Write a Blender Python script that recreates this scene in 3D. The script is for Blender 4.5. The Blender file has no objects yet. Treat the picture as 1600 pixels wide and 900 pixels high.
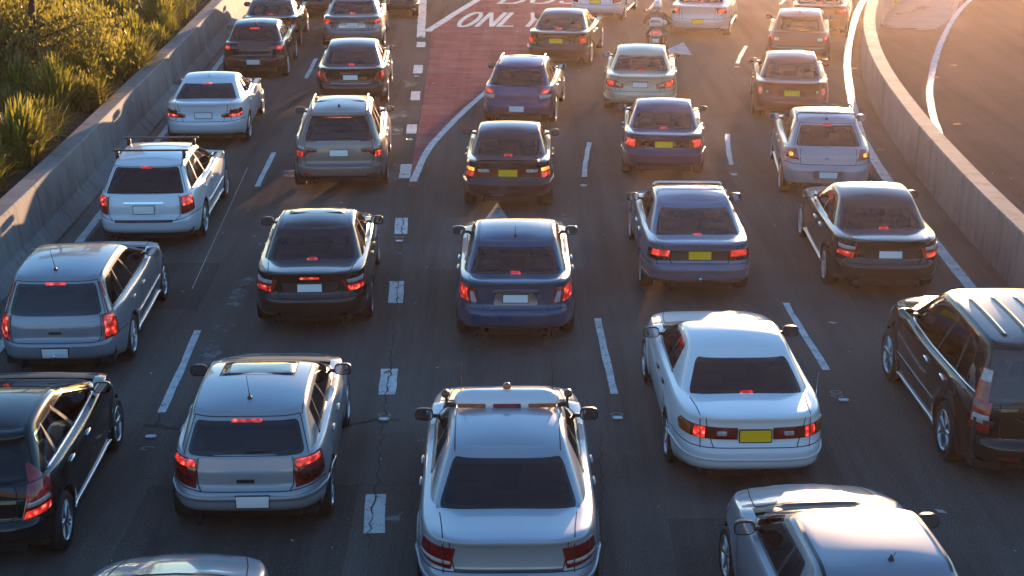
import bpy, bmesh, math, random
import numpy as np
from mathutils import Vector, Matrix
from mathutils.bvhtree import BVHTree

R = math.radians
sc = bpy.context.scene
COL = sc.collection
rng = random.Random(7)

# ------------------------------------------------------------------ camera
CAM_H, PITCH = 8.0, 18.0
cam_d = bpy.data.cameras.new('camera')
cam_d.sensor_width = 36.0
cam_d.lens = 2500.0 / 1600.0 * 36.0
cam_d.clip_start = 0.1
cam_d.clip_end = 3000.0
cam = bpy.data.objects.new('camera', cam_d)
cam.location = (0, 0, CAM_H)
cam.rotation_euler = (R(90 - PITCH), 0, 0)
COL.objects.link(cam)
sc.camera = cam

# ------------------------------------------------------------------ world, sun, exposure
SUN_EL, SUN_AZ = 2.4, 13.0           # degrees; azimuth to the right of straight ahead
w = bpy.data.worlds.new('World')
sc.world = w
w.use_nodes = True
nt = w.node_tree
nt.nodes.clear()
sky = nt.nodes.new('ShaderNodeTexSky')
sky.sky_type = 'NISHITA'
sky.sun_disc = False
sky.sun_elevation = R(SUN_EL)
sky.sun_rotation = R(SUN_AZ)
sky.air_density = 1.0
sky.dust_density = 0.15
sky.ozone_density = 3.0
bg = nt.nodes.new('ShaderNodeBackground')
bg.inputs['Strength'].default_value = 0.15
wo = nt.nodes.new('ShaderNodeOutputWorld')
nt.links.new(sky.outputs[0], bg.inputs[0])
nt.links.new(bg.outputs[0], wo.inputs[0])

sun_d = bpy.data.lights.new('sun', 'SUN')
sun_d.energy = 2.9
sun_d.angle = R(0.5)
sun_d.color = (1.0, 0.60, 0.33)
sun = bpy.data.objects.new('sun', sun_d)
sv = Vector((math.sin(R(SUN_AZ)) * math.cos(R(SUN_EL)), math.cos(R(SUN_AZ)) * math.cos(R(SUN_EL)), math.sin(R(SUN_EL))))
sun.rotation_euler = sv.to_track_quat('Z', 'Y').to_euler()
sun.location = sv * 200
COL.objects.link(sun)

sc.view_settings.view_transform = 'Standard'
sc.view_settings.look = 'None'
sc.view_settings.gamma = 1.0
sc.view_settings.exposure = 2.62
sc.view_settings.use_curve_mapping = False
sc.cycles.use_denoising = True
sc.cycles.max_bounces = 8
sc.cycles.transparent_max_bounces = 12
sc.cycles.sample_clamp_indirect = 6.0

# ------------------------------------------------------------------ materials
MATS = {}
def new_mat(name):
    m = bpy.data.materials.new(name)
    m.use_nodes = True
    return m, m.node_tree, m.node_tree.nodes['Principled BSDF']

def setp(b, **k):
    names = {'col': 'Base Color', 'met': 'Metallic', 'rough': 'Roughness', 'coat': 'Coat Weight', 'coatr': 'Coat Roughness',
             'em': 'Emission Color', 'ems': 'Emission Strength', 'spec': 'Specular IOR Level', 'alpha': 'Alpha'}
    for a, v in k.items():
        if a in ('col', 'em'):
            v = (*v, 1.0)
        b.inputs[names[a]].default_value = v

def simple(name, col, rough=0.5, met=0.0, coat=0.0, spec=0.5, em=None, ems=0.0):
    if name in MATS:
        return MATS[name]
    m, t, b = new_mat(name)
    setp(b, col=col, rough=rough, met=met, coat=coat, coatr=0.03, spec=spec)
    if em:
        setp(b, em=em, ems=ems)
    MATS[name] = m
    return m

def nd(t, typ, **k):
    n = t.nodes.new(typ)
    for a, v in k.items():
        if a.startswith('i_'):
            n.inputs[a[2:].replace('_', ' ')].default_value = v
        else:
            setattr(n, a, v)
    return n

def noise(t, scale, detail=4, rough=0.55, vec=None, dist=0.0):
    n = nd(t, 'ShaderNodeTexNoise')
    n.inputs['Scale'].default_value = scale
    n.inputs['Detail'].default_value = detail
    n.inputs['Roughness'].default_value = rough
    n.inputs['Distortion'].default_value = dist
    if vec is not None:
        t.links.new(vec, n.inputs['Vector'])
    return n.outputs['Fac']

def ramp(t, fac, stops):
    r = nd(t, 'ShaderNodeValToRGB')
    e = r.color_ramp.elements
    while len(e) < len(stops):
        e.new(0.5)
    for i, (p, c) in enumerate(stops):
        e[i].position = p
        e[i].color = (*c, 1) if len(c) == 3 else c
    t.links.new(fac, r.inputs[0])
    return r.outputs[0]

def mix(t, fac, a, b, mode='MIX'):
    m = nd(t, 'ShaderNodeMix', data_type='RGBA', blend_type=mode)
    for sock, v in ((m.inputs[0], fac), (m.inputs[6], a), (m.inputs[7], b)):
        if isinstance(v, (int, float)):
            sock.default_value = v
        elif isinstance(v, tuple):
            sock.default_value = (*v, 1) if len(v) == 3 else v
        else:
            t.links.new(v, sock)
    return m.outputs[2]

def math_n(t, op, a, b=0.0):
    m = nd(t, 'ShaderNodeMath', operation=op)
    for s, v in ((m.inputs[0], a), (m.inputs[1], b)):
        if isinstance(v, (int, float)):
            s.default_value = v
        else:
            t.links.new(v, s)
    return m.outputs[0]

def bump(t, b, h, strength=0.3, dist=0.01):
    n = nd(t, 'ShaderNodeBump')
    n.inputs['Strength'].default_value = strength
    n.inputs['Distance'].default_value = dist
    t.links.new(h, n.inputs['Height'])
    t.links.new(n.outputs[0], b.inputs['Normal'])

def geo_pos(t):
    return nd(t, 'ShaderNodeNewGeometry').outputs['Position']

def scaled(t, vec, s):
    m = nd(t, 'ShaderNodeMapping')
    m.inputs['Scale'].default_value = s
    t.links.new(vec, m.inputs['Vector'])
    return m.outputs[0]

def paint(name, col, met=0.5, rough=0.32, dirt=0.25):
    if max(col) < .15: dirt = 0.06
    if name in MATS:
        return MATS[name]
    m, t, b = new_mat(name)
    tc = nd(t, 'ShaderNodeTexCoord').outputs['Object']
    n1 = noise(t, 2.2, 5, 0.6, tc)
    n2 = noise(t, 400, 1, 0.5, tc)
    c = mix(t, math_n(t, 'MULTIPLY', n2, 0.25), tuple(col), tuple(min(1, x * 1.5 + .01) for x in col))
    # dust film lies thicker low on the bodywork
    sep = nd(t, 'ShaderNodeSeparateXYZ')
    t.links.new(tc, sep.inputs[0])
    low = nd(t, 'ShaderNodeMapRange', clamp=True)
    low.inputs['From Min'].default_value = 0.75
    low.inputs['From Max'].default_value = 0.2
    t.links.new(sep.outputs['Z'], low.inputs['Value'])
    d = math_n(t, 'MULTIPLY', low.outputs[0], math_n(t, 'MULTIPLY', n1, dirt * 1.6))
    c = mix(t, d, c, (0.10, 0.085, 0.07))
    t.links.new(c, b.inputs['Base Color'])
    setp(b, met=met, coat=1.0, coatr=0.035, spec=.08 if max(col) < .1 else .14)
    rr = nd(t, 'ShaderNodeMapRange')
    lo_r = 0.17 if max(col) < .1 else 0.295
    rr.inputs['To Min'].default_value = lo_r
    rr.inputs['To Max'].default_value = lo_r + 0.085
    t.links.new(n1, rr.inputs['Value'])
    t.links.new(rr.outputs[0], b.inputs['Roughness'])
    MATS[name] = m
    return m

def glass_mat(name, tint, refl=1.0):
    if name in MATS:
        return MATS[name]
    m, t, b = new_mat(name)
    t.nodes.remove(b)
    tr = nd(t, 'ShaderNodeBsdfTransparent')
    tr.inputs[0].default_value = (*tint, 1)
    gl = nd(t, 'ShaderNodeBsdfGlossy')
    tc = nd(t, 'ShaderNodeTexCoord').outputs['Object']
    gl.inputs['Roughness'].default_value = 0.03
    fr = nd(t, 'ShaderNodeFresnel')
    fr.inputs['IOR'].default_value = 1.75
    dust = nd(t, 'ShaderNodeBsdfDiffuse')
    dust.inputs[0].default_value = (0.30, 0.27, 0.25, 1)
    mx = nd(t, 'ShaderNodeMixShader')
    t.links.new(fr.outputs[0], mx.inputs[0])
    t.links.new(tr.outputs[0], mx.inputs[1])
    t.links.new(gl.outputs[0], mx.inputs[2])
    m2 = nd(t, 'ShaderNodeMixShader')
    dn = nd(t, 'ShaderNodeMapRange', clamp=True)
    dn.inputs['From Min'].default_value = 0.45
    dn.inputs['From Max'].default_value = 0.8
    dn.inputs['To Min'].default_value = 0.0
    dn.inputs['To Max'].default_value = 0.008
    t.links.new(noise(t, 5, 6, 0.65, tc), dn.inputs['Value'])
    t.links.new(dn.outputs[0], m2.inputs[0])
    t.links.new(mx.outputs[0], m2.inputs[1])
    t.links.new(dust.outputs[0], m2.inputs[2])
    t.links.new(m2.outputs[0], t.nodes['Material Output'].inputs[0])
    MATS[name] = m
    return m

def lamp_mat(name, col, em, lo, hi):
    """moulded plastic lens with the filament / LED pattern glowing unevenly behind it"""
    m, t, b = new_mat(name)
    tc = nd(t, 'ShaderNodeTexCoord').outputs['Object']
    v = nd(t, 'ShaderNodeTexVoronoi')
    v.inputs['Scale'].default_value = 14
    t.links.new(tc, v.inputs['Vector'])
    n = noise(t, 13, 2, 0.5, tc)
    c = mix(t, v.outputs['Distance'], tuple(col), tuple(x * .55 for x in col))
    t.links.new(c, b.inputs['Base Color'])
    setp(b, rough=0.12, coat=1.0, coatr=0.02, em=em)
    sp = nd(t, 'ShaderNodeSeparateXYZ')
    t.links.new(tc, sp.inputs[0])
    rib = math_n(t, 'ADD', math_n(t, 'MULTIPLY', math_n(t, 'SINE', math_n(t, 'MULTIPLY', sp.outputs['Z'], 330.0)), .22), .78)
    if hi > 0:
        mr = nd(t, 'ShaderNodeMapRange', clamp=True)
        mr.inputs['From Min'].default_value = 0.35
        mr.inputs['From Max'].default_value = 0.7
        mr.inputs['To Min'].default_value = lo
        mr.inputs['To Max'].default_value = hi
        hot = math_n(t, 'SUBTRACT', 1.0, v.outputs['Distance'])
        t.links.new(math_n(t, 'ADD', math_n(t, 'MULTIPLY', hot, .45), math_n(t, 'MULTIPLY', n, .45)), mr.inputs['Value'])
        t.links.new(math_n(t, 'MULTIPLY', mr.outputs[0], rib), b.inputs['Emission Strength'])
        ec = ramp(t, mr.outputs[0], [(lo, tuple(x * .9 for x in em)), (lo + (hi - lo) * .45, em), (min(1, hi), (1.0, min(1, em[1] + .30), min(1, em[2] + .22)))])
        t.links.new(ec, b.inputs['Emission Color'])
    MATS[name] = m
    return m

black_plastic = simple('black_plastic', (0.012, 0.012, 0.013), 0.45)
rubber = simple('rubber', (0.014, 0.013, 0.013), 0.75)
seam_m = simple('panel_gap_shadow_black', (0.006, 0.006, 0.006), 0.8)
trim_dark = simple('trim_dark', (0.02, 0.02, 0.022), 0.35, coat=0.3)
chrome = simple('chrome', (0.75, 0.75, 0.76), 0.12, 1.0)
alloy = simple('alloy', (0.52, 0.53, 0.55), 0.28, 1.0)
alloy_dark = simple('alloy_dark', (0.02, 0.02, 0.02), 0.5)
inner_m = simple('interior_fabric', (0.018, 0.017, 0.018), 0.9)
seat_grey = simple('seat_grey', (0.15, 0.15, 0.17), 0.9)
seat_tan = simple('seat_tan', (0.42, 0.26, 0.13), 0.8)
plate_w = simple('plate_white', (0.84, 0.84, 0.84), 0.4)
plate_y = simple('plate_yellow', (0.95, 0.54, 0.004), 0.4)
mirror_m = simple('mirror_glass', (0.55, 0.55, 0.57), 0.03, 1.0)
frit_m = simple('glass_frit', (0.008, 0.008, 0.009), 0.12, coat=0.6)
glass_dark = glass_mat('glass_dark_tint', (0.13, 0.12, 0.16))
glass_mid = glass_mat('glass_tint', (0.42, 0.42, 0.47))
glass_clear = glass_mat('glass_clear', (0.62, 0.64, 0.64))
L_RED = lamp_mat('lens_red', (0.30, 0.012, 0.010), (1.0, 0.03, 0.015), 0.0, 0.015)
L_DIM = lamp_mat('lens_red_off', (0.22, 0.010, 0.008), (1.0, 0.03, 0.015), 0.0, 0.0)
L_BRK = lamp_mat('lens_brake_lit', (0.45, 0.02, 0.015), (1.0, 0.045, 0.03), 0.05, 0.42)
L_AMB = lamp_mat('lens_amber', (0.45, 0.10, 0.008), (1.0, 0.25, 0.02), 0.0, 0.0)
L_AMBL = lamp_mat('lens_amber_lit', (0.6, 0.2, 0.02), (1.0, 0.35, 0.03), 0.15, 0.7)
L_WHT = lamp_mat('lens_clear', (0.55, 0.53, 0.53), (1, 1, 1), 0.0, 0.0)
L_SMK = lamp_mat('lens_smoked', (0.10, 0.008, 0.007), (1, .02, .01), 0.0, 0.0)
LAMPS = {'red': L_RED, 'dim': L_DIM, 'brake': L_BRK, 'amber': L_AMB, 'amberlit': L_AMBL, 'white': L_WHT, 'smoke': L_SMK,
         'chrome': chrome, 'black': black_plastic}

# ------------------------------------------------------------------ object helpers
def mk(name, verts, faces, mats, parent=None, smooth=True, midx=None):
    me = bpy.data.meshes.new(name)
    me.from_pydata([tuple(map(float, v)) for v in verts], [], [tuple(map(int, f)) for f in faces])
    if not isinstance(mats, (list, tuple)):
        mats = [mats]
    for m in mats:
        me.materials.append(m)
    if midx is not None:
        me.polygons.foreach_set('material_index', np.asarray(midx, dtype=np.int32))
    if smooth:
        me.polygons.foreach_set('use_smooth', np.ones(len(me.polygons), dtype=bool))
    me.update()
    o = bpy.data.objects.new(name, me)
    COL.objects.link(o)
    if parent is not None:
        o.parent = parent
    return o

def inst(name, me, parent, loc=(0, 0, 0), rot=(0, 0, 0), scale=(1, 1, 1)):
    o = bpy.data.objects.new(name, me)
    COL.objects.link(o)
    o.location, o.rotation_euler, o.scale = loc, rot, scale
    if parent is not None:
        o.parent = parent
    return o

def tag(o, label=None, cat=None, group=None, kind=None):
    if label: o['label'] = label
    if cat: o['category'] = cat
    if group: o['group'] = group
    if kind: o['kind'] = kind
    return o

def thing(name, label, cat, loc, rz=0.0, group=None):
    o = bpy.data.objects.new(name, None)
    o.empty_display_size = 0.3
    COL.objects.link(o)
    o.location = loc
    o.rotation_euler = (0, 0, rz)
    return tag(o, label, cat, group)

class MB:
    """collects shapes into one mesh"""
    def __init__(s):
        s.v, s.f, s.m = [], [], []
    def add(s, v, f, mi=0):
        k = len(s.v)
        s.v += [tuple(p) for p in v]
        s.f += [tuple(i + k for i in q) for q in f]
        s.m += [mi] * len(f)
        return s
    def box(s, c, d, mi=0, bev=0.0, rz=0.0, taper=1.0):
        x, y, z = (a / 2 for a in d)
        cr, sr = math.cos(rz), math.sin(rz)
        out, fs = [], []
        if bev <= 0:
            rings = [(-z, 0, 1.0), (z, 0, taper)]
        else:
            rings = [(-z, bev, 1.0), (-z + bev, 0, 1.0), (z - bev, 0, taper), (z, bev, taper)]
        n = 4 if bev <= 0 else 8
        for (zz, ins, tp) in rings:
            X, Y = (x - ins) * tp, (y - ins) * tp
            if bev <= 0:
                pts = [(-X, -Y), (X, -Y), (X, Y), (-X, Y)]
            else:
                b = min(bev, X * .9, Y * .9)
                pts = [(-X + b, -Y), (X - b, -Y), (X, -Y + b), (X, Y - b), (X - b, Y), (-X + b, Y), (-X, Y - b), (-X, -Y + b)]
            out += [(c[0] + p[0] * cr - p[1] * sr, c[1] + p[0] * sr + p[1] * cr, c[2] + zz) for p in pts]
        for k in range(len(rings) - 1):
            for i in range(n):
                j = (i + 1) % n
                fs.append((k * n + i, k * n + j, (k + 1) * n + j, (k + 1) * n + i))
        fs.append(tuple(range(n))[::-1])
        fs.append(tuple(range((len(rings) - 1) * n, len(rings) * n)))
        return s.add(out, fs, mi)
    def tube(s, pts, r, n=8, mi=0, cap=True):
        pts = [Vector(p) for p in pts]
        rr = r if isinstance(r, (list, tuple)) else [r] * len(pts)
        out, fs = [], []
        for k, p in enumerate(pts):
            d = (pts[min(k + 1, len(pts) - 1)] - pts[max(k - 1, 0)]).normalized()
            a = d.cross(Vector((0, 0, 1)))
            if a.length < 1e-3:
                a = d.cross(Vector((1, 0, 0)))
            a.normalize()
            b = d.cross(a)
            for i in range(n):
                t = 2 * math.pi * i / n
                out.append(p + (a * math.cos(t) + b * math.sin(t)) * rr[k])
        for k in range(len(pts) - 1):
            for i in range(n):
                j = (i + 1) % n
                fs.append((k * n + i, k * n + j, (k + 1) * n + j, (k + 1) * n + i))
        if cap:
            fs.append(tuple(range(n)))
            fs.append(tuple(range((len(pts) - 1) * n, len(pts) * n))[::-1])
        return s.add(out, fs, mi)
    def lathe(s, prof, n=24, axis='z', c=(0, 0, 0), mi=0):
        out, fs = [], []
        for (r, h) in prof:
            for i in range(n):
                t = 2 * math.pi * i / n
                p = (r * math.cos(t), r * math.sin(t), h)
                if axis == 'x': p = (h, p[0], p[1])
                if axis == 'y': p = (p[0], h, p[1])
                out.append((p[0] + c[0], p[1] + c[1], p[2] + c[2]))
        for k in range(len(prof) - 1):
            for i in range(n):
                j = (i + 1) % n
                fs.append((k * n + i, k * n + j, (k + 1) * n + j, (k + 1) * n + i))
        return s.add(out, fs, mi)
    def build(s, name, mats, parent=None, smooth=True):
        return mk(name, s.v, s.f, mats, parent, smooth, s.m)
    def mesh(s, name, mats, smooth=True):
        o = s.build(name, mats, None, smooth)
        me = o.data
        bpy.data.objects.remove(o)
        return me

# ------------------------------------------------------------------ pixel -> ground helper (camera as above)
def at(px, py, z=0.0):
    u, v = (px - 800) / 2500.0, (450 - py) / 2500.0
    th = R(PITCH)
    d = (u, math.cos(th) + v * math.sin(th), -math.sin(th) + v * math.cos(th))
    t = (z - CAM_H) / d[2]
    return Vector((d[0] * t, d[1] * t, z))

# ================================================================== CAR BUILDER
def pchip(pts):
    """smooth monotone interpolation through (x, y) points"""
    x = np.array([p[0] for p in pts], float)
    y = np.array([p[1] for p in pts], float)
    h = np.diff(x); dl = np.diff(y) / h
    m = np.zeros(len(x))
    m[0], m[-1] = dl[0], dl[-1]
    for i in range(1, len(x) - 1):
        m[i] = 0 if dl[i - 1] * dl[i] <= 0 else 2 * dl[i - 1] * dl[i] / (dl[i - 1] + dl[i])
    def f(q):
        q = np.clip(np.asarray(q, float), x[0], x[-1])
        i = np.clip(np.searchsorted(x, q) - 1, 0, len(x) - 2)
        t = (q - x[i]) / h[i]
        return ((2 * t**3 - 3 * t**2 + 1) * y[i] + (t**3 - 2 * t**2 + t) * h[i] * m[i]
                + (-2 * t**3 + 3 * t**2) * y[i + 1] + (t**3 - t**2) * h[i] * m[i + 1])
    return f

def outline(half_w, half_l, pr, qr, pf, qf, N):
    """right half of a plan outline, rear centre -> front centre, even steps; normalised X in 0..1, Y in -1..1"""
    th = np.linspace(-math.pi / 2, math.pi / 2, 4001)
    c, s = np.cos(th), np.sin(th)
    X, Y = np.zeros_like(c), np.zeros_like(c)
    for sel, p, q in ((s < 0, pr, qr), (s >= 0, pf, qf)):
        X[sel] = np.abs(c[sel]) ** (2 / p)
        Y[sel] = np.sign(s[sel]) * np.abs(s[sel]) ** (2 / q)
    X[0] = X[-1] = 0
    d = np.r_[0, np.cumsum(np.hypot(np.diff(X * half_w), np.diff(Y * half_l)))]
    q = np.linspace(0, d[-1], N + 1)
    return np.interp(q, d, X), np.interp(q, d, Y), q

class Surf:
    """ring-lofted sheet, P[i, j]: i round the plan (front centre, left side, rear centre, right side, front centre), j upward"""
    def __init__(s, right, arc):
        left = right[::-1].copy()
        left[..., 0] *= -1
        s.P = np.concatenate([left[:-1], right], 0)
        s.A = np.r_[-arc[::-1][:-1], arc]
        s.amax = arc[-1]
        s.n = len(s.A)
        P, A, m = s.P, s.A, 2 * s.amax
        s.PE = np.concatenate([P[:-1], P, P[1:]], 0)
        s.AE = np.r_[A[:-1] - m, A, A[1:] + m]
        du = np.gradient(s.PE, axis=0)
        dv = np.gradient(s.PE, axis=1)
        nn = np.cross(du, dv)
        s.NE = nn / np.maximum(1e-9, np.linalg.norm(nn, axis=2, keepdims=True))
    def ev(s, a, q, byz=True, off=0.0):
        """point(s) at arc a and height z (byz) or ring fraction (0..m-1)"""
        a = np.asarray(a, float); q = np.asarray(q, float)
        fi = np.interp(a, s.AE, np.arange(len(s.AE)))
        i = np.clip(np.floor(fi).astype(int), 0, len(s.AE) - 2)
        u = (fi - i)[:, None, None]
        col = s.PE[i] * (1 - u) + s.PE[i + 1] * u
        nco = s.NE[i] * (1 - u) + s.NE[i + 1] * u
        m = col.shape[1]
        if byz:
            z = col[:, :, 2]
            j = np.clip((z < q[:, None]).sum(1) - 1, 0, m - 2)
            k = np.arange(len(a))
            z0, z1 = z[k, j], z[k, j + 1]
            t = np.clip((q - z0) / np.maximum(1e-6, z1 - z0), -0.3, 1.3)
        else:
            j = np.clip(np.floor(q).astype(int), 0, m - 2)
            t = q - j
            k = np.arange(len(a))
        t = t[:, None]
        p = col[k, j] * (1 - t) + col[k, j + 1] * t
        n = nco[k, j] * (1 - t) + nco[k, j + 1] * t
        n /= np.maximum(1e-9, np.linalg.norm(n, axis=1, keepdims=True))
        return p + n * (off[:, None] if isinstance(off, np.ndarray) else off), n
    def arc_at_y(s, y):
        """arc position on the right side where the sheet's middle ring reaches length y"""
        j = s.P.shape[1] // 3
        h = s.n // 2
        return float(np.interp(y, s.P[h:, j, 1], s.A[h:]))

def round_poly(pts, r, seg=4, sy=1.0):
    """round the corners of a polygon; r in the first axis' units, second axis divided by sy"""
    P = [np.array([p[0], p[1] * sy]) for p in pts]
    n = len(P); out = []
    for k in range(n):
        a, b, c = P[k - 1], P[k], P[(k + 1) % n]
        rr = r[k] if isinstance(r, (list, tuple)) else r
        la, lc = np.linalg.norm(a - b), np.linalg.norm(c - b)
        d = min(rr, la * .45, lc * .45)
        p0, p2 = b + (a - b) / la * d, b + (c - b) / lc * d
        for i in range(seg + 1):
            t = i / seg
            q = (1 - t)**2 * p0 + 2 * t * (1 - t) * b + t * t * p2
            out.append((q[0], q[1] / sy))
    return out

def inset_poly(pts, w, sy=1.0):
    P = np.array([(p[0], p[1] * sy) for p in pts])
    area = 0.5 * np.sum(P[:, 0] * np.roll(P[:, 1], -1) - np.roll(P[:, 0], -1) * P[:, 1])
    if area < 0:
        w = -w
    e = np.roll(P, -1, 0) - P
    ln = np.linalg.norm(e, axis=1)
    ok = ln > 1e-6
    nrm = np.stack([-e[:, 1], e[:, 0]], 1) / np.maximum(ln, 1e-6)[:, None]
    nrm[~ok] = 0
    nv = nrm + np.roll(nrm, 1, 0)
    nv /= np.maximum(1e-6, np.linalg.norm(nv, axis=1))[:, None]
    Q = P + nv * w
    return [(q[0], q[1] / sy) for q in Q]

def in_poly(x, y, poly):
    r = np.zeros(np.shape(x), bool)
    n = len(poly)
    for i in range(n):
        x0, y0 = poly[i]; x1, y1 = poly[i - 1]
        if y0 == y1: continue
        r ^= ((y0 > y) != (y1 > y)) & (x < (x1 - x0) * (y - y0) / (y1 - y0) + x0)
    return r

def patch(mb, S, poly, off=0.004, dx=0.05, nz=4, byz=True, skirt=True, mi=0, dome=0.0):
    """panel that follows the sheet S inside polygon poly (arc, height); a-monotone polygons"""
    A = [p[0] for p in poly]
    a0, a1 = min(A), max(A)
    cols = sorted(set(np.round(np.r_[np.linspace(a0, a1, max(3, int((a1 - a0) / dx) + 2)), A], 5)))
    cols = [cols[0]] + [c for k, c in enumerate(cols[1:]) if c - cols[k] > 1e-4]
    lo, hi = [], []
    n = len(poly)
    for c in cols:
        cc = min(max(c, a0 + 1e-5), a1 - 1e-5)
        ys = []
        for i in range(n):
            (x0, y0), (x1, y1) = poly[i - 1], poly[i]
            if (x0 <= cc < x1) or (x1 <= cc < x0):
                ys.append(y0 + (y1 - y0) * (cc - x0) / (x1 - x0))
        lo.append(min(ys)); hi.append(max(ys))
    nc, nr = len(cols), nz + 1
    aa = np.repeat(cols, nr)
    tt = np.tile(np.linspace(0, 1, nr), nc)
    qq = np.repeat(lo, nr) * (1 - tt) + np.repeat(hi, nr) * tt
    o = off
    if dome:
        uu = np.repeat(np.linspace(0, 1, nc), nr)
        o = off + dome * (1 - (2 * tt - 1)**4) * (1 - (2 * uu - 1)**6)
    p, _ = S.ev(aa, qq, byz, o)
    f = [(i * nr + j, (i + 1) * nr + j, (i + 1) * nr + j + 1, i * nr + j + 1) for i in range(nc - 1) for j in range(nr - 1)]
    v = list(p)
    if skirt and off > 0.0045:
        loop = [i * nr for i in range(nc)] + [(nc - 1) * nr + j for j in range(1, nr)] + \
               [i * nr + nr - 1 for i in range(nc - 2, -1, -1)] + [j for j in range(nr - 2, 0, -1)]
        b, _ = S.ev(aa[loop], qq[loop], byz, -0.004)
        k = len(v); v += list(b)
        v += [v[i] for i in loop]
        k2 = k + len(loop)
        for i in range(len(loop)):
            j = (i + 1) % len(loop)
            f.append((k2 + j, k2 + i, k + i, k + j))
    mb.add(v, f, mi)

def rim_band(mb, S, poly, wd, sy, off, byz=False, mi=0):
    inn = inset_poly(poly, wd, sy)
    n = len(poly)
    o, i2 = np.array(poly), np.array(inn)
    # densify so that the band follows the curved sheet
    A, B = [], []
    for k in range(n):
        j = (k + 1) % n
        st = max(1, int(abs(o[j, 0] - o[k, 0]) / 0.06))
        for q in range(st):
            t = q / st
            A.append(o[k] * (1 - t) + o[j] * t); B.append(i2[k] * (1 - t) + i2[j] * t)
    A, B = np.array(A), np.array(B)
    pa, _ = S.ev(A[:, 0], A[:, 1], byz, off)
    pb, _ = S.ev(B[:, 0], B[:, 1], byz, off)
    m = len(A)
    mb.add(list(pa) + list(pb), [(k, (k + 1) % m, m + (k + 1) % m, m + k) for k in range(m)], mi)

def ribbon(mb, S, path, wd, off=0.002, byz=True, mi=0, dx=0.05, thick=0.0):
    pts = []
    for (a, b) in zip(path[:-1], path[1:]):
        k = max(1, int(max(abs(a[0] - b[0]), abs(a[1] - b[1]) * (1 if byz else .4)) / dx))
        pts += [(a[0] + (b[0] - a[0]) * i / k, a[1] + (b[1] - a[1]) * i / k) for i in range(k)]
    pts.append(path[-1])
    q = np.array(pts)
    p, n = S.ev(q[:, 0], q[:, 1], byz, off)
    strip(mb, p, n, wd, mi, thick)

def strip(mb, p, n, wd, mi=0, thick=0.0):
    d = np.gradient(p, axis=0)
    sd = np.cross(d, n)
    sd /= np.maximum(1e-9, np.linalg.norm(sd, axis=1, keepdims=True))
    m = len(p)
    L, Rr = p - sd * wd / 2, p + sd * wd / 2
    if thick <= 0:
        mb.add(list(L) + list(Rr), [(k, m + k, m + k + 1, k + 1) for k in range(m - 1)], mi)
    else:
        T = n * thick
        v = list(L) + list(Rr) + list(L + T) + list(Rr + T)
        f = []
        for k in range(m - 1):
            f += [(2 * m + k, 3 * m + k, 3 * m + k + 1, 2 * m + k + 1), (k, 2 * m + k, 2 * m + k + 1, k + 1),
                  (3 * m + k, m + k, m + k + 1, 3 * m + k + 1)]
        f += [(0, m, 3 * m, 2 * m), (m - 1, 3 * m - 1, 4 * m - 1, 2 * m - 1)]
        mb.add(v, f, mi)

class Top:
    """drops points from above on to the bodywork"""
    def __init__(s, bvh): s.b = bvh
    def ev(s, x, y, off=0.0):
        P, N = [], []
        for a, b in zip(x, y):
            h = s.b.ray_cast(Vector((a, b, 4.0)), Vector((0, 0, -1)))
            if h[0] is None:
                P.append((a, b, 0.9)); N.append((0, 0, 1))
            else:
                nn = h[1] if h[1].z > 0 else -h[1]
                P.append(h[0] + nn * off); N.append(nn)
        return np.array(P, float), np.array(N, float)
    def line(s, mb, path, wd, off=0.002, mi=0, thick=0.0, dx=0.06):
        pts = []
        for (a, b) in zip(path[:-1], path[1:]):
            k = max(1, int(math.hypot(a[0] - b[0], a[1] - b[1]) / dx))
            pts += [(a[0] + (b[0] - a[0]) * i / k, a[1] + (b[1] - a[1]) * i / k) for i in range(k)]
        pts.append(path[-1])
        p, n = s.ev([q[0] for q in pts], [q[1] for q in pts], off)
        strip(mb, p, n, wd, mi, thick)
    def panel(s, mb, x0, x1, y0, y1, off=0.006, nx=10, ny=6, mi=0, rnd=0.1):
        poly = round_poly([(x0, y0), (x1, y0), (x1, y1), (x0, y1)], rnd, 5)
        c = np.mean(poly, 0)
        v, f = [c], []
        rings = 4
        for k in range(1, rings + 1):
            v += [c + (np.array(p) - c) * k / rings for p in poly]
        v = np.array(v)
        P, _ = s.ev(v[:, 0], v[:, 1], off)
        n = len(poly)
        f += [(0, 1 + i, 1 + (i + 1) % n) for i in range(n)]
        for k in range(rings - 1):
            f += [(1 + k * n + i, 1 + (k + 1) * n + i, 1 + (k + 1) * n + (i + 1) % n, 1 + k * n + (i + 1) % n) for i in range(n)]
        P2, _ = s.ev(v[-n:, 0], v[-n:, 1], -0.003)
        k0 = len(P)
        f += [(k0 - n + i, k0 + i, k0 + (i + 1) % n, k0 - n + (i + 1) % n) for i in range(n)]
        mb.add(list(P) + list(P2), f, mi)

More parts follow.
